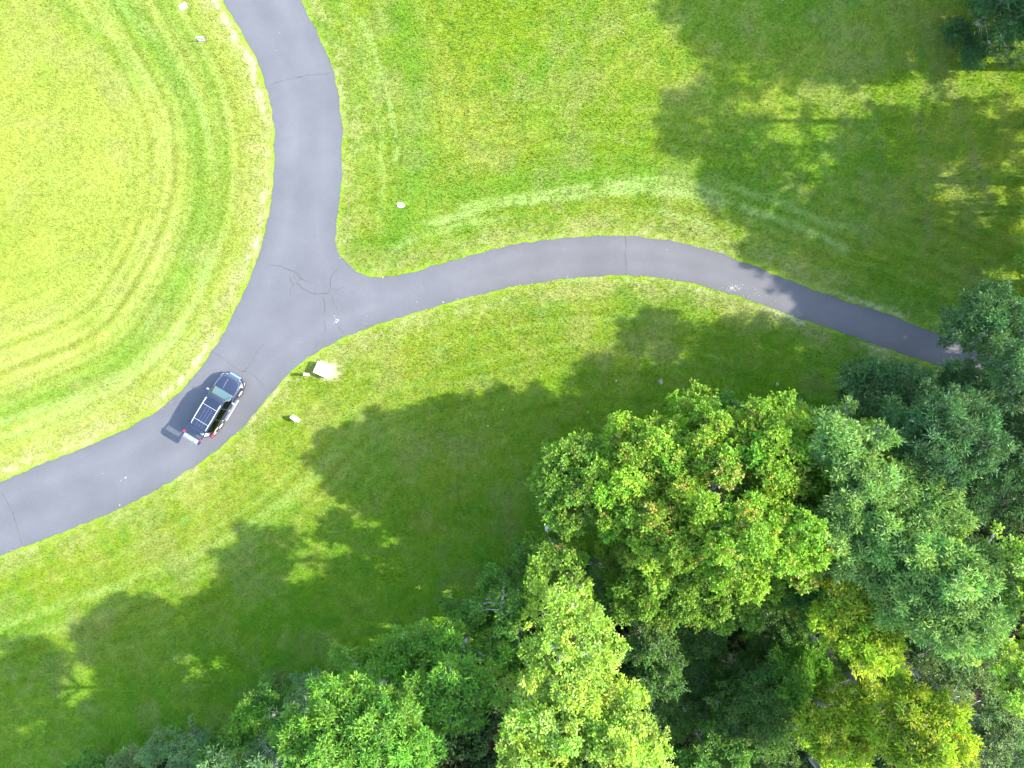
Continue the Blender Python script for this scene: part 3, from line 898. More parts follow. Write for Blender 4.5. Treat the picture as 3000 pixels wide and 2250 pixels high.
M_WIND = glass_mat('windscreen_glass', (0.55, 0.76, 0.78), 0.0)
M_SIDE = glass_mat('tinted_glass', (0.16, 0.19, 0.17), 0.0)
M_BAG = plain('white_cloth_bag', (0.75, 0.73, 0.70), 0.8, noise=0.1, nscale=4, bump=0.4)

def loft(bm, stations, prof, close_ends=True):
    """stations: list of (x, dict) ; prof(x params) -> half section from bottom centre to top centre"""
    rings = []
    for st in stations:
        half = prof(st)
        ring = [bm.verts.new((st[0], y, z)) for y, z in half]
        ring += [bm.verts.new((st[0], -y, z)) for y, z in half[::-1] if abs(y) > 1e-6]
        rings.append(ring)
    n = len(rings[0])
    for a, b in zip(rings, rings[1:]):
        for k in range(n): bm.faces.new((a[k], a[(k + 1) % n], b[(k + 1) % n], b[k]))
    if close_ends:
        bm.faces.new(rings[0][::-1]); bm.faces.new(rings[-1])

def bake(o):
    """apply the modifiers of an object to its mesh"""
    dg = bpy.context.evaluated_depsgraph_get(); dg.update()
    me = bpy.data.meshes.new_from_object(o.evaluated_get(dg))
    o.modifiers.clear(); o.data = me
    return o

def suv():
    th = math.radians(59.0)
    root = empty('sport_utility_vehicle', (-21.19, -1.42, 0.012), th, 'black sport utility vehicle with silver roof rails and raised tailgate stopped on the drive', 'car')
    # lower body: (x, half width, top z, bottom z)
    S = [(-2.37, 0.80, 0.70, 0.40), (-2.33, 0.90, 0.74, 0.32), (-2.22, 0.93, 0.76, 0.28), (-2.12, 0.94, 0.78, 0.27), (-1.95, 0.95, 0.80, 0.27), (-1.93, 0.95, 1.04, 0.27),
         (-1.4, 0.95, 1.05, 0.26), (-0.6, 0.95, 1.05, 0.24), (0.3, 0.95, 1.05, 0.24), (0.95, 0.95, 1.06, 0.25), (1.12, 0.95, 1.06, 0.25), (1.5, 0.94, 1.03, 0.26),
         (1.9, 0.90, 0.97, 0.28), (2.1, 0.84, 0.90, 0.30), (2.24, 0.74, 0.80, 0.32), (2.33, 0.60, 0.66, 0.36)]
    def prof(s):
        x, w, t, b = s
        m = (t + b) / 2
        return [(0, b), (w * 0.86, b), (w * 0.97, b + 0.10), (w, m), (w * 0.985, t - 0.14), (w * 0.93, t - 0.035), (w * 0.80, t), (w * 0.4, t + 0.022), (0, t + 0.028)]
    bm = bmesh.new(); loft(bm, S, prof)
    body = obj('body', bm, [M_PAINT, M_TRIM], root, smooth=True)
    sb = body.modifiers.new('s', 'SUBSURF'); sb.levels = 2; sb.render_levels = 2
    cut = []
    for wx in (-1.36, 1.36):
        for sy in (-1, 1):
            b2 = bmesh.new(); cyl(b2, (wx, sy * 0.66, 0.40), (wx, sy * 1.2, 0.40), 0.43, 0.43, 32)
            c = obj('cut', b2, M_TRIM, root); cut.append(c)
            bo = body.modifiers.new('b', 'BOOLEAN'); bo.operation = 'DIFFERENCE'; bo.object = c; bo.solver = 'EXACT'
    bake(body)
    for c in cut: bpy.data.objects.remove(c)
    for p in body.data.polygons: p.use_smooth = True
    # wheels
    for wx in (-1.36, 1.36):
        for sy in (-1, 1):
            w = empty('wheel', (wx, sy * 0.80, 0.37), 0, None, None); w.parent = root
            b2 = bmesh.new()
            prof_t = [(0.24, -0.11), (0.33, -0.12), (0.365, -0.09), (0.37, 0), (0.365, 0.09), (0.33, 0.12), (0.24, 0.11)]
            seg = 32; R_ = []
            for k in range(seg):
                a = 2 * math.pi * k / seg
                R_.append([b2.verts.new((math.cos(a) * r_, y_ * 1.0, math.sin(a) * r_)) for r_, y_ in prof_t])
            for k in range(seg):
                for j in range(len(prof_t) - 1):
                    b2.faces.new((R_[k][j], R_[(k + 1) % seg][j], R_[(k + 1) % seg][j + 1], R_[k][j + 1]))
            obj('tyre', b2, M_RUBBER, w, smooth=True)
            b2 = bmesh.new()
            cyl(b2, (0, -sy * 0.08, 0), (0, sy * 0.06, 0), 0.245, 0.245, 32)
            for k in range(7):
                a = 2 * math.pi * k / 7
                M_ = Matrix.Rotation(a, 4, 'Y')
                box(b2, 0.03, 0.235, sy * 0.07 - 0.02, sy * 0.07 + 0.02, -0.035, 0.035, M_)
            cyl(b2, (0, sy * 0.05, 0), (0, sy * 0.105, 0), 0.07, 0.055, 16)
            bevel(obj('rim', b2, M_ALLOY, w), 0.006)
    # roof
    S2 = [(-2.02, 0.60, 1.70), (-1.98, 0.66, 1.735), (-1.6, 0.68, 1.755), (-0.6, 0.69, 1.77), (0.1, 0.69, 1.765), (0.42, 0.68, 1.735), (0.56, 0.66, 1.695), (0.60, 0.63, 1.68)]
    def prof2(s):
        x, w, t = s
        return [(0, t - 0.035), (w * 0.9, t - 0.05), (w, t - 0.05), (w * 1.0, t - 0.025), (w * 0.93, t), (w * 0.5, t + 0.015), (0, t + 0.02)]
    bm = bmesh.new(); loft(bm, S2, prof2)
    roof = obj('roof', bm, M_PAINT, root, smooth=True)
    sb = roof.modifiers.new('s', 'SUBSURF'); sb.levels = 2; sb.render_levels = 2
    bm = bmesh.new()
    for y_ in (-0.22, 0.0, 0.22): box(bm, -1.88, -0.35, y_ - 0.006, y_ + 0.006, 1.778, 1.79)
    obj('roof_rib', bm, plain('rib_grey', (0.09, 0.10, 0.13), 0.3), root)
    bm = bmesh.new(); box(bm, -0.30, 0.34, -0.42, 0.42, 1.781, 1.796)
    bevel(obj('sunroof', bm, plain('sunroof_glass', (0.006, 0.008, 0.014), 0.06, coat=1.0), root), 0.006)
    # pillars and window frames
    bm = bmesh.new()
    def bar(a, b, w=0.05, d=0.035):
        a = Vector(a); b = Vector(b); dr = b - a
        q = dr.to_track_quat('Z', 'Y').to_matrix().to_4x4()
        M_ = Matrix.Translation((a + b) / 2) @ q
        box(bm, -w / 2, w / 2, -d / 2, d / 2, -dr.length / 2, dr.length / 2, M_)
    for s in (-1, 1):
        bar((1.10, s * 0.79, 1.05), (0.55, s * 0.65, 1.70), 0.06, 0.06)
        bar((0.05, s * 0.855, 1.04), (0.0, s * 0.68, 1.73), 0.05, 0.09)
        bar((-0.85, s * 0.855, 1.04), (-0.85, s * 0.68, 1.73), 0.05, 0.09)
        bar((-1.90, s * 0.84, 1.00), (-1.95, s * 0.66, 1.72), 0.09, 0.20)
        bar((0.80, s * 0.845, 1.045), (-1.95, s * 0.85, 1.045), 0.05, 0.05)
        bar((0.56, s * 0.665, 1.70), (-1.95, s * 0.675, 1.725), 0.05, 0.05)
    obj('pillar_frame', bm, M_PAINT, root)
    def pane(name, pts, mat, th=0.006):
        b3 = bmesh.new(); f = b3.faces.new([b3.verts.new(p) for p in pts])
        r_ = bmesh.ops.solidify(b3, geom=[f], thickness=th)
        return obj(name, b3, mat, root)
    # windscreen, slightly bowed
    b3 = bmesh.new(); rows = []
    for u in np.linspace(0, 1, 5):
        row = []
        for v in np.linspace(-1, 1, 9):
            xb = 1.16 - 0.10 * v * v; xt = 0.60 - 0.07 * v * v
            row.append(b3.verts.new((xb * (1 - u) + xt * u, v * (0.775 * (1 - u) + 0.63 * u), 1.065 * (1 - u) + 1.695 * u)))
        rows.append(row)
    for a, b in zip(rows, rows[1:]):
        for k in range(8): b3.faces.new((a[k], a[k + 1], b[k + 1], b[k]))
    obj('windscreen', b3, M_WIND, root, smooth=True)
    for s in (-1, 1):
        for (xa, xb, ta, tb) in ((0.78, 0.08, 0.50, 0.03), (0.02, -0.82, -0.03, -0.82), (-0.88, -1.84, -0.88, -1.86)):
            pane('side_window', [(xa, s * 0.862, 1.07), (xb, s * 0.862, 1.07), (tb, s * 0.692, 1.70), (ta, s * 0.692, 1.70)], M_SIDE)
    # cabin
    bm = bmesh.new(); box(bm, 0.55, 1.08, -0.72, 0.72, 1.07, 1.12)
    bevel(obj('dashboard', bm, M_DASH, root), 0.02)
    for (sx, sy) in ((0.0, -0.37), (0.0, 0.37), (-0.85, -0.37), (-0.85, 0.37)):
        st = empty('seat', (sx, sy, 1.04), 0, None, None); st.parent = root
        bm = bmesh.new(); box(bm, -0.08, 0.08, -0.24, 0.24, 0.0, 0.32); bevel(obj('backrest', bm, M_SEAT, st), 0.03)
        bm = bmesh.new(); box(bm, -0.05, 0.05, -0.12, 0.12, 0.35, 0.52); bevel(obj('headrest', bm, M_SEAT, st), 0.03)
    bm = bmesh.new()
    bmesh.ops.create_circle(bm, segments=24, radius=0.18)
    vv, ff = tube_np([(0.42 + 0.05 * math.sin(t), 0.37 + 0.18 * math.cos(t), 1.20 + 0.17 * math.sin(t)) for t in np.linspace(0, 2 * math.pi, 25)], [0.014] * 25, 6)
    bm.free()
    mesh_np('steering_wheel', vv, ff, M_TRIM, root, smooth=True)
    # front: grille, lamps, bumper, hood seams
    bm = bmesh.new(); box(bm, 2.27, 2.40, -0.42, 0.42, 0.56, 0.72)
    for k in range(3): box(bm, 2.30, 2.415, -0.40, 0.40, 0.585 + k * 0.05, 0.60 + k * 0.05)
    bevel(obj('grille', bm, M_CHROME, root), 0.01)
    for s in (-1, 1):
        bm = bmesh.new()
        pts = [(2.27, s * 0.48), (2.10, s * 0.80), (1.86, s * 0.905), (1.93, s * 0.78), (2.14, s * 0.55)]
        a = [bm.verts.new((p[0] + 0.015, p[1] * 1.012, 0.66)) for p in pts]; b = [bm.verts.new((p[0] - 0.01, p[1] * 0.99, 0.865 if i not in (0,) else 0.80)) for i, p in enumerate(pts)]
        bm.faces.new(a); bm.faces.new(b[::-1])
        for i in range(5): bm.faces.new((a[i], b[i], b[(i + 1) % 5], a[(i + 1) % 5]))
        bevel(obj('headlight', bm, M_LAMP, root), 0.015)
    bm = bmesh.new()
    S3 = [(-0.93, 1.80), (-0.90, 2.05), (-0.74, 2.26), (-0.45, 2.385), (0, 2.42), (0.45, 2.385), (0.74, 2.26), (0.90, 2.05), (0.93, 1.80)]
    V_ = []
    for zz, oo in ((0.34, 0.0), (0.50, 0.035), (0.545, 0.0)):
        V_.append([bm.verts.new((x_ + oo - 0.01, y_ * (1 + oo * 0.4), zz)) for y_, x_ in S3])
    V_.append([bm.verts.new((x_ - 0.10, y_ * 0.93, 0.55)) for y_, x_ in S3])
    for a, b in zip(V_, V_[1:]):
        for k in range(len(S3) - 1): bm.faces.new((a[k], a[k + 1], b[k + 1], b[k]))
    obj('front_bumper', bm, M_PAINT, root, smooth=True)
    def seam(name, pts, r_, mat):
        v, f = tube_np(pts, [r_] * len(pts), 6); return mesh_np(name, v, f, mat, root, smooth=True)
    seam('hood_crease', [(1.20, 0.16, 1.088), (1.6, 0.19, 1.055), (1.95, 0.20, 0.985)], 0.005, M_SILVER)
    seam('hood_seam', [(1.12, 0.80, 1.062), (1.5, 0.79, 1.045), (1.85, 0.72, 0.99), (2.04, 0.58, 0.945), (2.12, 0.3, 0.925), (2.14, 0, 0.925), (2.12, -0.3, 0.925), (2.04, -0.58, 0.945), (1.85, -0.72, 0.99), (1.5, -0.79, 1.045), (1.12, -0.80, 1.062)], 0.009, plain('seam_grey', (0.16, 0.17, 0.19), 0.3, metal=0.4))
    bm = bmesh.new()
    for s_ in (0.45, -0.25): box(bm, 1.10, 1.13, s_ - 0.32, s_ + 0.30, 1.098, 1.115)
    obj('wiper', bm, M_TRIM, root)
    # roof rails and cross bars
    for s in (-1, 1):
        v, f = tube_np([(0.22, s * 0.575, 1.755), (0.16, s * 0.585, 1.815), (-0.2, s * 0.59, 1.835), (-1.5, s * 0.59, 1.825), (-1.82, s * 0.585, 1.80), (-1.90, s * 0.575, 1.745)], [0.022, 0.032, 0.034, 0.034, 0.032, 0.022], 8)
        mesh_np('roof_rail', v, f, M_SILVER, root, smooth=True)
    for x_ in (-0.25, -1.45):
        v, f = tube_np([(x_, -0.58, 1.825), (x_, 0, 1.835), (x_, 0.58, 1.825)], [0.016] * 3, 8)
        mesh_np('cross_bar', v, f, M_SILVER, root, smooth=True)
    # mirrors
    for s in (-1, 1):
        bm = bmesh.new()
        r_ = bmesh.ops.create_uvsphere(bm, u_segments=20, v_segments=12, radius=0.12)
        for v in bm.verts: v.co = Vector((0.64 + v.co.x * 0.62 - abs(v.co.y) * 0.15, s * 1.04 + v.co.y * 1.05, 1.13 + v.co.z * 0.75))
        mr = obj('wing_mirror', bm, M_SILVER, root, smooth=True)
        bm = bmesh.new(); box(bm, 0.62, 0.70, min(s * 0.84, s * 0.95), max(s * 0.84, s * 0.95), 1.05, 1.09)
        obj('bracket', bm, M_TRIM, mr)
    # door handles, sills, door seams
    for s in (-1, 1):
        for x_ in (-0.02, -0.92):
            v, f = tube_np([(x_ + 0.10, s * 0.945, 0.90), (x_ + 0.08, s * 0.985, 0.905), (x_ - 0.08, s * 0.985, 0.905), (x_ - 0.10, s * 0.945, 0.90)], [0.014, 0.02, 0.02, 0.014], 6)
            mesh_np('door_handle', v, f, M_CHROME, root, smooth=True)
        bm = bmesh.new(); box(bm, -0.88, 0.88, min(s * 0.92, s * 1.03), max(s * 0.92, s * 1.03), 0.27, 0.32)
        bevel(obj('running_board', bm, M_SILVER, root), 0.012)
        for x_ in (0.88, 0.03, -0.87):
            seam('door_seam', [(x_, s * 0.925, 1.02), (x_ - 0.01, s * 0.949, 0.85), (x_ - 0.01, s * 0.954, 0.6), (x_, s * 0.945, 0.36)], 0.004, M_TRIM)
        for wx in (-1.36, 1.36):
            seam('wheel_arch', [(wx + 0.445 * math.cos(a), s * 0.945, 0.40 + 0.445 * math.sin(a)) for a in np.linspace(-0.2, math.pi + 0.2, 21)], 0.022, M_TRIM)
    # tan arcs modelled on the rear quarter in place of a bodywork reflection
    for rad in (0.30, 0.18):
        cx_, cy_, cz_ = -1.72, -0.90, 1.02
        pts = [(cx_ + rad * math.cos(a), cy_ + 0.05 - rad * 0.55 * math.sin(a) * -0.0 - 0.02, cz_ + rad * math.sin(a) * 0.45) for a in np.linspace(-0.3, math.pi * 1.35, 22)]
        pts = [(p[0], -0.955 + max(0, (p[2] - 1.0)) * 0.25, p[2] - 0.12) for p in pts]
        seam('quarter_reflection', pts, 0.016, plain('tan_reflection', (0.38, 0.34, 0.22), 0.5))
    # rear: lamps, bumper, cargo floor
    for s in (-1, 1):
        bm = bmesh.new(); box(bm, -2.26, -1.98, min(s * 0.84, s * 0.955), max(s * 0.84, s * 0.955), 0.74, 1.0)
        bevel(obj('tail_light', bm, M_RED, root), 0.03)
    bm = bmesh.new(); box(bm, -2.44, -2.28, -0.86, 0.86, 0.46, 0.60)
    bevel(obj('rear_bumper', bm, M_TRIM, root), 0.04)
    bm = bmesh.new(); box(bm, -2.24, -1.94, -0.62, 0.62, 0.79, 0.83)
    bevel(obj('cargo_sill', bm, M_SEAT, root), 0.01)
    # raised tailgate
    tg = empty('tailgate', (-2.03, 0, 1.74), 0, None, None); tg.parent = root
    tg.rotation_euler = (0, math.radians(9), 0)
    tg['label'] = 'raised tailgate with rear window'
    bm = bmesh.new()
    def frame(x0, x1, y0, y1, z0, z1): box(bm, x0, x1, y0, y1, z0, z1)
    frame(-0.075, 0.05, -0.66, 0.66, -0.035, 0.03)
    for s in (-1, 1): frame(-0.52, -0.075, min(s * 0.60, s * 0.70), max(s * 0.60, s * 0.70), -0.03, 0.028)
    # lower panel, curved down at the outer end
    rows = []
    for u in np.linspace(0, 1, 7):
        x_ = -0.52 - 0.44 * u; z_ = 0.03 - 0.10 * u * u; hw = 0.70 + 0.07 * math.sin(u * math.pi * 0.7) - 0.08 * u ** 4
        rows.append(([bm.verts.new((x_, y_ * hw, z_ - 0.02 * y_ * y_)) for y_ in np.linspace(-1, 1, 9)], [bm.verts.new((x_, y_ * hw * 0.98, z_ - 0.075 - 0.02 * y_ * y_)) for y_ in np.linspace(-1, 1, 9)]))
    for (a, a2), (b, b2_) in zip(rows, rows[1:]):
        for k in range(8):
            bm.faces.new((a[k], a[k + 1], b[k + 1], b[k])); bm.faces.new((a2[k], b2_[k], b2_[k + 1], a2[k + 1]))
        bm.faces.new((a[0], b[0], b2_[0], a2[0])); bm.faces.new((a[8], a2[8], b2_[8], b[8]))
    for (a, a2) in (rows[0], rows[-1]):
        for k in range(8): bm.faces.new((a[k], a2[k], a2[k + 1], a[k + 1]))
    obj('panel', bm, M_PAINT, tg, smooth=False)
    bm = bmesh.new(); box(bm, -0.52, -0.075, -0.60, 0.60, 0.008, 0.016)
    obj('rear_window', bm, glass_mat('rear_glass', (0.80, 0.82, 0.82), 0.0), tg)
    bm = bmesh.new(); box(bm, -0.905, -0.635, -0.56, 0.56, -0.055, 0.006)
    for v in bm.verts:
        if v.co.x < -0.8: v.co.z -= 0.035
        if v.co.x > -0.7: v.co.z += 0.022
    bevel(obj('panel_glare', bm, plain('grey_glare', (0.13, 0.125, 0.145), 0.4), tg), 0.01)  # pale sheet standing in for sky glare on the black panel
    bm = bmesh.new()
    for (yy, w_) in ((-0.30, 0.09),): box(bm, -0.84, -0.72, yy - w_ / 2, yy + w_ / 2, -0.02, 0.018)
    obj('trim_recess', bm, M_TRIM, tg)
    bm = bmesh.new(); box(bm, -0.84, -0.72, 0.30, 0.42, -0.02, 0.018)
    obj('trim_recess', bm, M_TRIM, tg)
    bm = bmesh.new(); box(bm, -0.86, -0.74, -0.20, 0.20, -0.018, 0.022)
    bevel(obj('number_plate', bm, M_PLATE, tg), 0.004)
    bm = bmesh.new(); box(bm, -0.69, -0.64, -0.46, 0.46, 0.012, 0.034)
    bevel(obj('chrome_strip', bm, M_CHROME, tg), 0.006)
    bm = bmesh.new(); box(bm, -0.965, -0.92, -0.60, 0.60, -0.105, -0.06)
    bevel(obj('edge_strip', bm, M_CHROME, tg), 0.006)
    bm = bmesh.new()
    for k, (dx_, w_) in enumerate(((0, .05), (.03, .03), (-.04, .06), (.01, .04))): box(bm, -0.82 + dx_, -0.70 + dx_, 0.30 + k * 0.075, 0.30 + k * 0.075 + w_, -0.014, 0.022)
    obj('badge', bm, M_PLATE, tg)
    bm = bmesh.new()
    for k, (dx_, w_) in enumerate(((0.02, .06), (-.05, .04), (.0, .05))): box(bm, -0.84 + dx_, -0.72 + dx_, -0.53 + k * 0.085, -0.53 + k * 0.085 + w_, -0.014, 0.022)
    obj('badge', bm, M_PLATE, tg)
    for s in (-1, 1):
        bm = bmesh.new(); box(bm, -0.64, -0.53, min(s * 0.60, s * 0.76), max(s * 0.60, s * 0.76), -0.02, 0.05)
        bevel(obj('tail_light', bm, M_RED, tg), 0.02)
    bm = bmesh.new(); box(bm, -0.16, -0.03, -0.50, 0.50, 0.032, 0.05); bevel(obj('spoiler', bm, M_PAINT, tg), 0.008)
    for s in (-1, 1):
        v, f = tube_np([(-1.96, s * 0.66, 1.30), (-2.40, s * 0.62, 1.80)], [0.014, 0.010], 8)
        mesh_np('gas_strut', v, f, M_TRIM, root, smooth=True)
    # a bag on the cargo sill
    x0, y0 = -2.30, -0.28
    th_ = th
    wx_ = root.location.x + x0 * math.cos(th_) - y0 * math.sin(th_); wy_ = root.location.y + x0 * math.sin(th_) + y0 * math.cos(th_)
    bag = empty('cloth_bag', (wx_, wy_, 0.83), th_, 'lumpy white bag lying on the rear cargo sill under the raised tailgate', 'bag')
    bm = bmesh.new(); bmesh.ops.create_icosphere(bm, subdivisions=4, radius=1.0)
    for v in bm.verts:
        p = v.co
        k = 1 + 0.10 * math.sin(p.x * 5 + 1) * math.sin(p.y * 6) + 0.05 * math.sin(p.y * 14 + p.x * 6)
        v.co = Vector((p.x * 0.20 * k, p.y * 0.34 * k, max(p.z, -0.55) * 0.17 * k + 0.09))
    obj('sack', bm, M_BAG, bag, smooth=True)
    v, f = tube_np([(0.02, -0.12, 0.24), (0.03, -0.05, 0.33), (0.03, 0.05, 0.33), (0.02, 0.12, 0.24)], [0.012] * 4, 6)
    mesh_np('handle', v, f, M_BAG, bag, smooth=True)
suv()

# ------------------------------------------------------------------ litter on the road and lawn
def scatter(name, spots, mats, label, cat, seed, size=(0.02, 0.05), z=0.02):
    r = np.random.default_rng(seed)
    V = []; F = []; fm = []
    o = 0
    for (x, y, s) in spots:
        k = 6
        a = np.sort(r.uniform(0, 2 * math.pi, k)); rr = s * r.uniform(0.5, 1.1, k); e = r.uniform(0.35, 1.0); ro = r.uniform(0, 3.14)
        px = rr * np.cos(a); py = rr * np.sin(a) * e
        X = x + px * math.cos(ro) - py * math.sin(ro); Y = y + px * math.sin(ro) + py * math.cos(ro)
        Z = z + r.uniform(0.0, 0.02, k)
        V.append(np.vstack([[x, y, z + 0.015 + s * 0.2], np.c_[X, Y, Z]]))
        m = r.integers(0, len(mats))
        for j in range(k):
            F.append((o, o + 1 + j, o + 1 + (j + 1) % k)); fm.append(m)
        o += k + 1
    ob = mesh_np(name, np.concatenate(V), np.array(F), mats, fmat=fm)
    tag(ob, label, cat, kind='stuff')
M_CHIP = [plain('pale_chip', (0.36, 0.33, 0.25), 0.8), plain('tan_chip', (0.22, 0.16, 0.10), 0.8), plain('white_chip', (0.40, 0.39, 0.36), 0.8)]
M_LF = [plain('tan_leaf', (0.42, 0.33, 0.18), 0.8), plain('rust_leaf', (0.35, 0.10, 0.05), 0.8), plain('pale_leaf', (0.55, 0.50, 0.38), 0.8)]
r_ = np.random.default_rng(4)
sp = []
for k in range(150):                       # heap of clippings on the lane
    x, y = P(1584 + r_.normal(0, 9), 622 + r_.normal(0, 3.5)); sp.append((x, y, r_.uniform(0.02, 0.05)))
for k in range(60):
    x, y = P(1620 + r_.normal(0, 30), 632 + r_.normal(0, 8)); sp.append((x, y, r_.uniform(0.02, 0.045)))
cand = np.c_[r_.uniform(-38, 36, 1300), r_.uniform(-20, 29, 1300)]
ins = inside(cand[:, 0], cand[:, 1], ROADC)
for x, y in cand[ins]: sp.append((x, y, r_.uniform(0.012, 0.032)))
q = np.concatenate([E_L, E_R, E_D])
for i in r_.integers(0, len(q), 260):
    x, y = q[i] + r_.normal(0, 0.12, 2); sp.append((x, y, r_.uniform(0.015, 0.05)))
for k in range(26):
    x, y = P(727 + r_.normal(0, 3.2), 690 + r_.normal(0, 5)); sp.append((x, y, r_.uniform(0.02, 0.07)))
scatter('road_litter', sp, M_CHIP, 'pale chips and clippings scattered over the asphalt', 'litter', 8)
sp = []
for (dx, dy, s) in ((957, 653, 0.11), (826, 599, 0.1), (1331, 823, 0.1), (1310, 822, 0.08), (1165, 1135, 0.08), (930, 1010, 0.06), (1270, 890, 0.09), (1300, 932, 0.07), (1086, 885, 0.1), (1055, 920, 0.1),
                    (1110, 960, 0.06), (2090, 92, 0.10), (1790, 15, 0.08), (1690, 1, 0.08), (1252, 855, 0.08), (1575, 765, 0.06), (272, 1032, 0.09), (1340, 850, .05), (1005, 1090, .05), (840, 1180, 0.06), (2004, 60, .07)):
    x, y = P(dx, dy); sp.append((x, y, s))
cand = np.c_[r_.uniform(-36, 37, 420), r_.uniform(-27, 28, 420)]
ok = ~inside(cand[:, 0], cand[:, 1], ROADC)
for x, y in cand[ok]: sp.append((x, y, r_.uniform(0.02, 0.06)))
scatter('fallen_leaves', sp, M_LF, 'dry tan and rusty leaves fallen on the lawn', 'leaves', 9, z=0.06)
def tuft(dx, dy, label, seed, s=0.2):
    x, y = P(dx, dy); r = np.random.default_rng(seed); n = 90
    a = r.uniform(0, 6.28, n); rad = np.abs(r.normal(0, s, n)) * 0.7
    cx, cy = x + np.cos(a) * rad * 0.8, y + np.sin(a) * rad * 1.2
    L = 0.055; b = r.uniform(0, 6.28, n); h = r.uniform(0.05, 0.14, n)
    q = np.stack([np.c_[cx, cy, h], np.c_[cx + L * np.cos(b - .5), cy + L * np.sin(b - .5), h + .02], np.c_[cx + 1.5 * L * np.cos(b), cy + 1.5 * L * np.sin(b), h], np.c_[cx + L * np.cos(b + .5), cy + L * np.sin(b + .5), h + .02]], 1).reshape(-1, 3)
    col = np.repeat(np.array((0.42, 0.38, 0.28)) * r.uniform(0.6, 1.2, n)[:, None], 4, 0)
    o = mesh_np('dried_plant', q, np.arange(4 * n).reshape(n, 4), MAT_BLADE, colors=col)
    tag(o, label, 'dried plant')
tuft(1427, 824, 'clump of dried beige leaves in the shaded lawn below the lane', 5, 0.16)
tuft(1678, 829, 'tiny grey sprig in shaded grass right of the beige leaf clump', 6, 0.05)

grass()

# ------------------------------------------------------------------ the trees, one by one
G = 'trees of the wood beside the lane'
G2 = 'bushes along the edge of the wood'
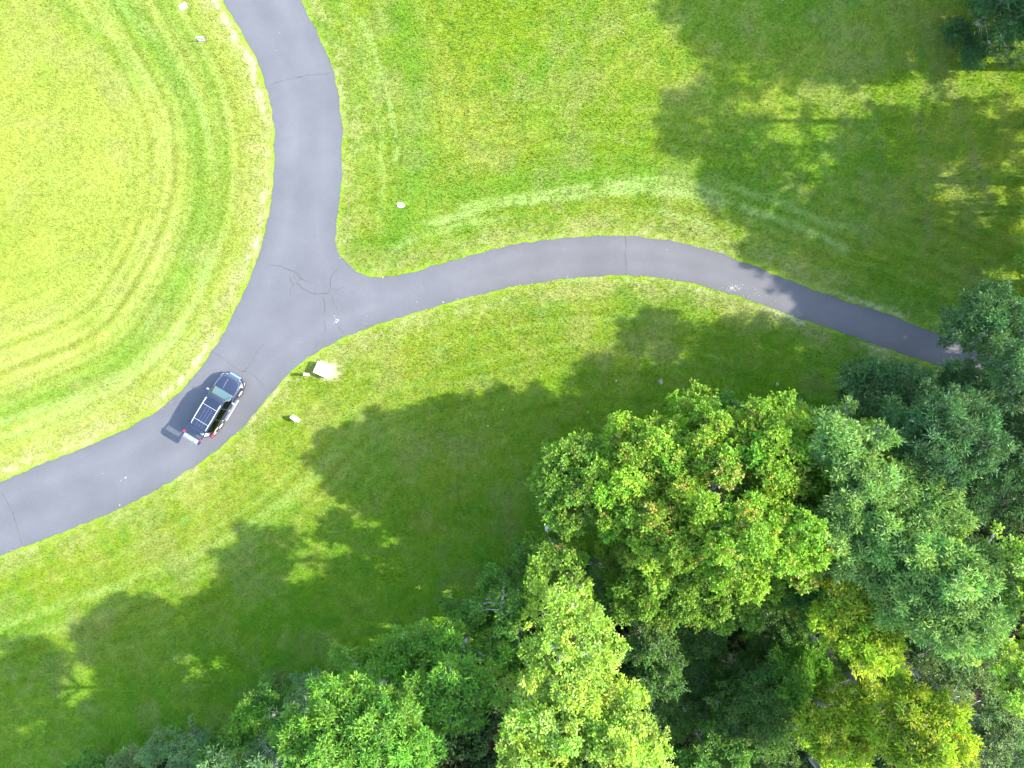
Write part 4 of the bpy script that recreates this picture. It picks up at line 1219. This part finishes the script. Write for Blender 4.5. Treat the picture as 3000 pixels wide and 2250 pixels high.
# name, label, cat, cx, cy, rx, ry, height, kind, seed, extra
TREES = [
 ('maple_tree', 'broad yellow green maple with rusty shoot tips and bare grey limbs showing in its middle', 'tree', 1552, 1045, 325, 172, 16.0, 'maple', 1, dict(group=G, hole=(-0.13, 0.10, 0.20), bough=0.22, bare=[(2.2, 3.4, 0.8), (1.7, 3.0, 1.0), (3.3, 3.2, 0.3), (-2.6, 3.8, 0.2), (-1.1, 3.2, 0.0), (0.9, 2.0, 1.0)])),
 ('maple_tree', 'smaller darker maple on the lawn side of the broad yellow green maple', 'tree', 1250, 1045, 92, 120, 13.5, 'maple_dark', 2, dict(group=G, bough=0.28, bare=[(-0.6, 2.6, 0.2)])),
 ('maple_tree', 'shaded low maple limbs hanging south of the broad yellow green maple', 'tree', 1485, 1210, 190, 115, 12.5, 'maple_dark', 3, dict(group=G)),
 ('sapling', 'thin green sapling poking out behind the top of the broad maple', 'tree', 1600, 893, 62, 26, 9.5, 'shrub', 4, dict(group=G)),
 ('walnut_tree', 'narrow blue green tree touching the right side of the broad maple', 'tree', 1830, 950, 78, 85, 16.0, 'walnut', 5, dict(group=G, bough=0.34)),
 ('walnut_tree', 'small dark blue green tree between the maple top and the open lawn', 'tree', 1715, 908, 58, 38, 10.5, 'locust', 6, dict(group=G)),
 ('walnut_tree', 'large pale blue green tree with a bright sunlit top right of the maple', 'tree', 1880, 1115, 135, 135, 16.5, 'walnut', 7, dict(group=G, bough=0.26)),
 ('walnut_tree', 'tallest pale blue green tree just above the golden oaks', 'tree', 2005, 1270, 115, 140, 18.0, 'walnut', 59, dict(group=G, bough=0.26)),
 ('locust_tree', 'dark feathery tree at the lawn edge just below the end of the lane', 'tree', 1895, 845, 105, 60, 12.0, 'locust', 8, dict(group=G, base=(1850, 858))),
 ('locust_tree', 'dark feathery tree with three humps behind the first feathery tree', 'tree', 2010, 920, 130, 85, 16.5, 'locust', 9, dict(group=G, bough=0.34, base=(1900, 905))),
 ('locust_tree', 'dark feathery tree directly right of the lane end and below it', 'tree', 2098, 826, 74, 58, 12.0, 'locust', 10, dict(group=G, base=(1970, 862))),
 ('locust_tree', 'blue green tree leaning over the far end of the lane', 'tree', 2112, 712, 98, 74, 13.5, 'locust', 11, dict(group=G, bough=0.36, base=(2112, 706))),
 ('locust_tree', 'grey twigged tree at the frame edge above the lane', 'tree', 2222, 715, 55, 62, 12.0, 'locust', 12, dict(group=G, base=(2150, 716))),
 ('locust_tree', 'blue green tree standing right below the lane at the picture edge', 'tree', 2185, 812, 88, 66, 16.0, 'locust', 13, dict(group=G, base=(2080, 900))),
 ('locust_tree', 'deep shaded feathery tree with a dark gap on its left near the right edge', 'tree', 2165, 970, 82, 88, 12.0, 'locust', 14, dict(group=G)),
 ('locust_tree', 'shaded feathery tree filling the space above the lime tree', 'tree', 2085, 1045, 90, 65, 10.5, 'locust', 15, dict(group=G)),
 ('locust_tree', 'dark green tree at the right edge above the bright lime tree', 'tree', 2215, 1090, 62, 60, 11.0, 'locust', 16, dict(group=G)),
 ('linden_tree', 'bright lime tree with round leaves at the right edge', 'tree', 2195, 1240, 84, 105, 18.5, 'poplar', 17, dict(group=G)),
 ('linden_tree', 'second bright lime crown below the first at the right edge', 'tree', 2190, 1440, 88, 95, 17.5, 'poplar', 18, dict(group=G)),
 ('oak_tree', 'oak with golden tips in front of the pale blue green tree', 'tree', 1835, 1355, 95, 92, 15.5, 'oak', 19, dict(group=G)),
 ('oak_tree', 'low oak in the shade left of the golden tipped oak', 'tree', 1745, 1290, 62, 75, 11.5, 'shrub', 20, dict(group=G)),
 ('oak_tree', 'wide golden oak near the bottom right corner', 'tree', 1965, 1560, 115, 92, 16.0, 'oak', 21, dict(group=G, bough=0.26)),
 ('oak_tree', 'golden oak at the bottom edge between dark undergrowth and the wide oak', 'tree', 1800, 1560, 90, 78, 13.5, 'oak', 22, dict(group=G)),
 ('elm_tree', 'greyish green elm in the bottom right corner', 'tree', 2140, 1565, 95, 92, 14.0, 'grey', 23, dict(group=G)),
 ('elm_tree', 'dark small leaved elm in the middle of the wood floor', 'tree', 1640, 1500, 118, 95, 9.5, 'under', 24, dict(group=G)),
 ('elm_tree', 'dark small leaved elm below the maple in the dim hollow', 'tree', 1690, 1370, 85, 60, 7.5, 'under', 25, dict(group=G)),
 ('elm_tree', 'dull green young tree in the shadow above the bottom edge', 'tree', 1530, 1625, 85, 60, 9.0, 'shrub', 26, dict(group=G)),
 ('poplar_tree', 'tall lime green poplar with its narrow top pointing to the lawn', 'tree', 1232, 1375, 102, 118, 18.0, 'poplar', 27, dict(group=G, bough=0.36)),
 ('poplar_tree', 'tall lime green poplar filling the bottom centre', 'tree', 1240, 1565, 175, 130, 18.5, 'poplar', 28, dict(group=G, bough=0.28, bare=[(1.0, 2.0, 0.5), (2.5, 2.2, 0.4)])),
 ('elm_tree', 'mid green tree in half shade left of the pointed poplar', 'tree', 1085, 1320, 75, 60, 10.0, 'shrub', 29, dict(group=G)),
 ('elm_tree', 'shaded green tree between the maples and the pointed poplar', 'tree', 1205, 1220, 78, 62, 12.0, 'maple_dark', 30, dict(group=G)),
 ('elm_tree', 'dim green tree right of the poplar tops beside the dark hollow', 'tree', 1405, 1420, 60, 100, 10.0, 'under', 31, dict(group=G)),
 ('ash_tree', 'green ash with star shaped leaf sprays right at the lawn edge', 'tree', 905, 1395, 95, 62, 10.5, 'ash', 32, dict(group=G, base=(935, 1385))),
 ('ash_tree', 'big green ash with star shaped leaf sprays at the bottom edge', 'tree', 800, 1550, 178, 98, 17.0, 'ash', 33, dict(group=G, bough=0.24)),
 ('ash_tree', 'middling green ash between the two poplars and the big ash', 'tree', 990, 1480, 95, 85, 14.5, 'ash', 34, dict(group=G)),
 ('bush', 'dark green rounded bush at the lawn edge left of the ash', 'bush', 745, 1480, 68, 48, 5.0, 'shrub', 35, dict(group=G2, low=0.3)),
 ('bush', 'dark bush with heart shaped leaves further left along the lawn edge', 'bush', 665, 1500, 66, 42, 4.5, 'bluish', 36, dict(group=G2, low=0.3)),
 ('bush', 'bright green bush in the middle of the lower left hedge line', 'bush', 560, 1560, 72, 42, 4.8, 'ash', 37, dict(group=G2, low=0.3)),
 ('bush', 'olive green bush below the bright green hedge bush', 'bush', 500, 1610, 75, 42, 4.6, 'shrub', 38, dict(group=G2, low=0.3)),
 ('bush', 'greyish blue bush with pale leaves at the lower left', 'bush', 385, 1608, 72, 38, 4.2, 'bluish', 39, dict(group=G2, low=0.3)),
 ('bush', 'last grey green bush of the hedge line in the bottom left', 'bush', 285, 1640, 60, 30, 4.0, 'grey', 40, dict(group=G2, low=0.3)),
 ('bush', 'small dull green bush cut by the bottom edge at the far lower left', 'bush', 190, 1660, 50, 26, 3.2, 'shrub', 60, dict(group=G2, low=0.3)),
 ('bush', 'shaded bush tucked under the lawn side of the smaller maple', 'bush', 1150, 1215, 56, 46, 4.2, 'shrub', 41, dict(group=G2, low=0.3)),
 ('bush', 'green bush at the bottom edge between ash and hedge line', 'bush', 640, 1590, 60, 45, 6.5, 'shrub', 42, dict(group=G2, low=0.3)),
 ('locust_tree', 'dark blue green tree in the top right corner', 'tree', 2225, -35, 125, 135, 8.5, 'locust', 43, dict(group=G, low=0.5)),
 ('bush', 'dark bush between ash and maples where the lawn bends', 'bush', 1010, 1318, 70, 45, 5.0, 'shrub', 44, dict(group=G2, low=0.3)),
 ('bush', 'dark green bush under the lawn side of the shaded trees near the pointed poplar', 'bush', 1085, 1262, 58, 42, 4.6, 'shrub', 45, dict(group=G2, low=0.3)),
 ('sapling', 'dark sapling in the dim hollow directly below the maple limbs', 'tree', 1480, 1370, 85, 60, 6.5, 'under', 46, dict(group=G, low=0.5)),
 ('sapling', 'dark sapling at the middle of the dim hollow', 'tree', 1530, 1455, 80, 58, 6.0, 'under', 47, dict(group=G, low=0.5)),
 ('sapling', 'dark sapling low in the hollow beside the poplar', 'tree', 1450, 1530, 75, 60, 7.0, 'under', 48, dict(group=G, low=0.5)),
 ('sapling', 'olive sapling below the gold tipped oak', 'tree', 1700, 1445, 90, 60, 9.5, 'ash', 49, dict(group=G, low=0.5)),
 ('sapling', 'green sapling at the bottom edge under the dark elm', 'tree', 1650, 1620, 85, 50, 8.0, 'under', 50, dict(group=G, low=0.5)),
 ('sapling', 'shaded sapling behind the left side of the smaller maple and poplar', 'tree', 1320, 1270, 70, 60, 8.5, 'under', 51, dict(group=G, low=0.5)),
 ('sapling', 'grey green sapling between the pale blue green tree and the second lime crown', 'tree', 2085, 1440, 70, 60, 9.0, 'grey', 52, dict(group=G, low=0.5)),
 ('sapling', 'shaded sapling between the golden oaks', 'tree', 1880, 1480, 70, 50, 10.0, 'ash', 53, dict(group=G, low=0.5)),
 ('sapling', 'dark sapling left of the first lime crown at the right edge', 'tree', 2110, 1300, 45, 80, 8.5, 'under', 54, dict(group=G, low=0.5)),
 ('sapling', 'shaded green sapling under the left side of the pointed poplar', 'tree', 1120, 1400, 60, 60, 10.5, 'ash', 55, dict(group=G, low=0.5)),
 ('locust_tree', 'dark feathery tree filling the gap between the humps and the pale blue green top', 'tree', 2000, 1000, 80, 50, 10.0, 'locust', 56, dict(group=G, low=0.6)),
 ('bush', 'dark bush at the foot of the trees beside the lane end', 'bush', 2010, 846, 50, 24, 3.2, 'shrub', 57, dict(group=G2, low=0.3)),
 ('bush', 'mid green bush behind the heart leaved bush at the lower left', 'bush', 590, 1510, 55, 32, 4.0, 'shrub', 58, dict(group=G2, low=0.3)),
 # trees whose crowns stand just outside the picture; their shadows fall on the lawn in it
]
OFF = [  # base position on the plan, crown radius, height, lowest foliage, share of open sky in the crown
 (2262, 10, 125, 20, 5, 0.12), (2255, -125, 120, 20, 5, 0), (2480, 60, 125, 20, 4, 0.2), (2245, 265, 92, 20.5, 5, 0.42), (2255, 390, 108, 18.5, 6, 0.45), (2430, 320, 90, 15, 3, 0.5),
 (2470, 450, 110, 17.5, 4, 0.45), (2236, 545, 110, 15, 1.5, 0.5), (2420, 610, 120, 17, 2, 0.35), (2290, 690, 100, 14, 2, 0.3), (2500, 780, 120, 18, 3, 0.2), (2300, 860, 90, 16, 2, 0), (2600, 300, 100, 15, 2, 0.5), (2240, 460, 80, 9, 1, 0.4),
 (2600, 560, 120, 17, 2, 0.4), (2246, 768, 88, 18, 3, 0.08), (2262, 838, 85, 20, 4, 0.05), (2330, 145, 85, 20, 7, 0.62), (2240, 640, 75, 9, 0.8, 0.3),
 (2240, 1010, 90, 15, 3, 0), (2280, 1180, 90, 12, 3, 0), (2280, 1380, 90, 11, 3, 0), (2280, 1540, 90, 11, 3, 0),
 (700, 1475, 95, 18.5, 5, 0), (900, 1560, 110, 18, 4, 0), (1150, 1560, 100, 18, 4, 0), (1330, 1600, 90, 15, 3, 0), (1550, 1620, 90, 14, 3, 0), (1740, 1620, 90, 14, 3, 0), (1950, 1640, 95, 15, 3, 0),
 (560, 1600, 105, 18, 4, 0), (380, 1690, 110, 18.5, 4, 0), (180, 1740, 110, 18, 3, 0), (700, 1680, 110, 20, 4, 0), (940, 1720, 120, 20, 4, 0),
]
for a in TREES: tree(*a[:10], **a[10])
words = ['tall', 'slender', 'broad', 'leaning', 'dense', 'loose', 'round', 'old', 'young', 'forked', 'spreading']
for k, (gx_, gy_, rr_, h, lo, th_) in enumerate(OFF):
    side = 'east' if gx_ > 2200 else 'south'
    rt_ = min(h * 0.4, rr_ * 0.0339 * 1.1); zc_ = h - rt_; ff = (CAM_H - zc_) / CAM_H
    tree('wood_tree', '%s green tree of the wood just outside the picture on its %s side' % (words[k % 11], side), 'tree', 1106 + (gx_ - 1106) / ff, 829.5 + (gy_ - 829.5) / ff,
         rr_ / ff, rr_ / ff, h, ['walnut', 'ash', 'locust'][k % 3], 100 + k, group='trees outside the picture casting shade', fine=0.8, bough=0.22, low=lo, rz=rt_, thin=th_)

# a dead bleached branch standing in the gap beside the pale blue green tree
def snag():
    x, y = P(1735, 1185, 3)
    root = empty('dead_tree', (x, y, 0), 0, 'bleached dead tree with bare forked branches in the gap right of the maple', 'dead tree', G)
    r = np.random.default_rng(9); TV = []; TF = []; o = 0
    def add(p, rad):
        nonlocal o
        v, f = tube_np(p, rad, 7); TV.append(v); TF.append(f + o); o += len(v)
    b = np.array([(0, 0, -0.1), (-0.2, -0.5, 3), (-0.5, -0.6, 5.5), (-0.2, 0.2, 8.0), (0.1, 1.3, 10.2)])
    b = chaikin(b, 2); add(b, np.linspace(0.20, 0.06, len(b)))
    for k in range(9):
        i = r.integers(len(b) // 2, len(b)); s = b[i]
        d = np.array((r.normal(0, 0.5), abs(r.normal(0.5, 0.4)), r.uniform(0.3, 0.9))) * r.uniform(0.7, 1.6)
        p = np.array([s, s + d * 0.5 + r.normal(0, 0.12, 3), s + d + r.normal(0, 0.1, 3)]); add(p, np.array((0.06, 0.035, 0.012)))
        e = p[1]; add(np.array([e, e + r.normal(0, 0.25, 3), e + r.normal(0, 0.45, 3) + (0, 0.2, 0.3)]), np.array((0.03, 0.02, 0.008)))
    mesh_np('trunk', np.concatenate(TV), np.concatenate(TF), MAT_DEAD, root, smooth=True)
snag()

# low undergrowth on the floor of the wood
def undergrowth():
    r = np.random.default_rng(21)
    N = 11000
    x = r.uniform(-34, 42, N); y = r.uniform(-34, 8, N)
    n2 = fbm(x, y, 1.6, 4, 5.0)
    w = inside(x, y, FOREST) & (fbm(x, y, 3.5, 3, 9.0) > 0.36) & (seg_dist(x, y, ROADC, True) > 0.8)
    x, y = x[w], y[w]; m = len(x)
    z = r.uniform(0.15, 1.3, m)
    cs = []; ns = []
    for i in range(m):
        k = 14
        d = r.normal(0, 1, (k, 3)); d /= np.linalg.norm(d, axis=1)[:, None]; d[:, 2] = np.abs(d[:, 2])
        rad = r.uniform(0.3, 0.6)
        cs.append(np.array((x[i], y[i], 0.1)) + d * rad * np.array((1, 1, z[i] / rad))); ns.append(d + (0, 0, 0.4))
    cs = np.concatenate(cs); ns = np.concatenate(ns); ns /= np.linalg.norm(ns, axis=1)[:, None]
    q, ri = rosettes(cs, ns, 6, 0.20, 0.12, 0.75, r)
    c = np.array((0.045, 0.095, 0.022)) * r.normal(1, 0.25, len(cs))[:, None]
    col = np.clip(c[ri] * r.normal(1, 0.15, len(ri))[:, None], 0.005, 0.5)
    n = len(q)
    o = mesh_np('undergrowth', q.reshape(-1, 3), np.arange(4 * n).reshape(n, 4), MAT_LEAF, colors=np.repeat(col, 4, 0))
    tag(o, 'low dark undergrowth on the floor of the wood', 'undergrowth', kind='stuff')
undergrowth()
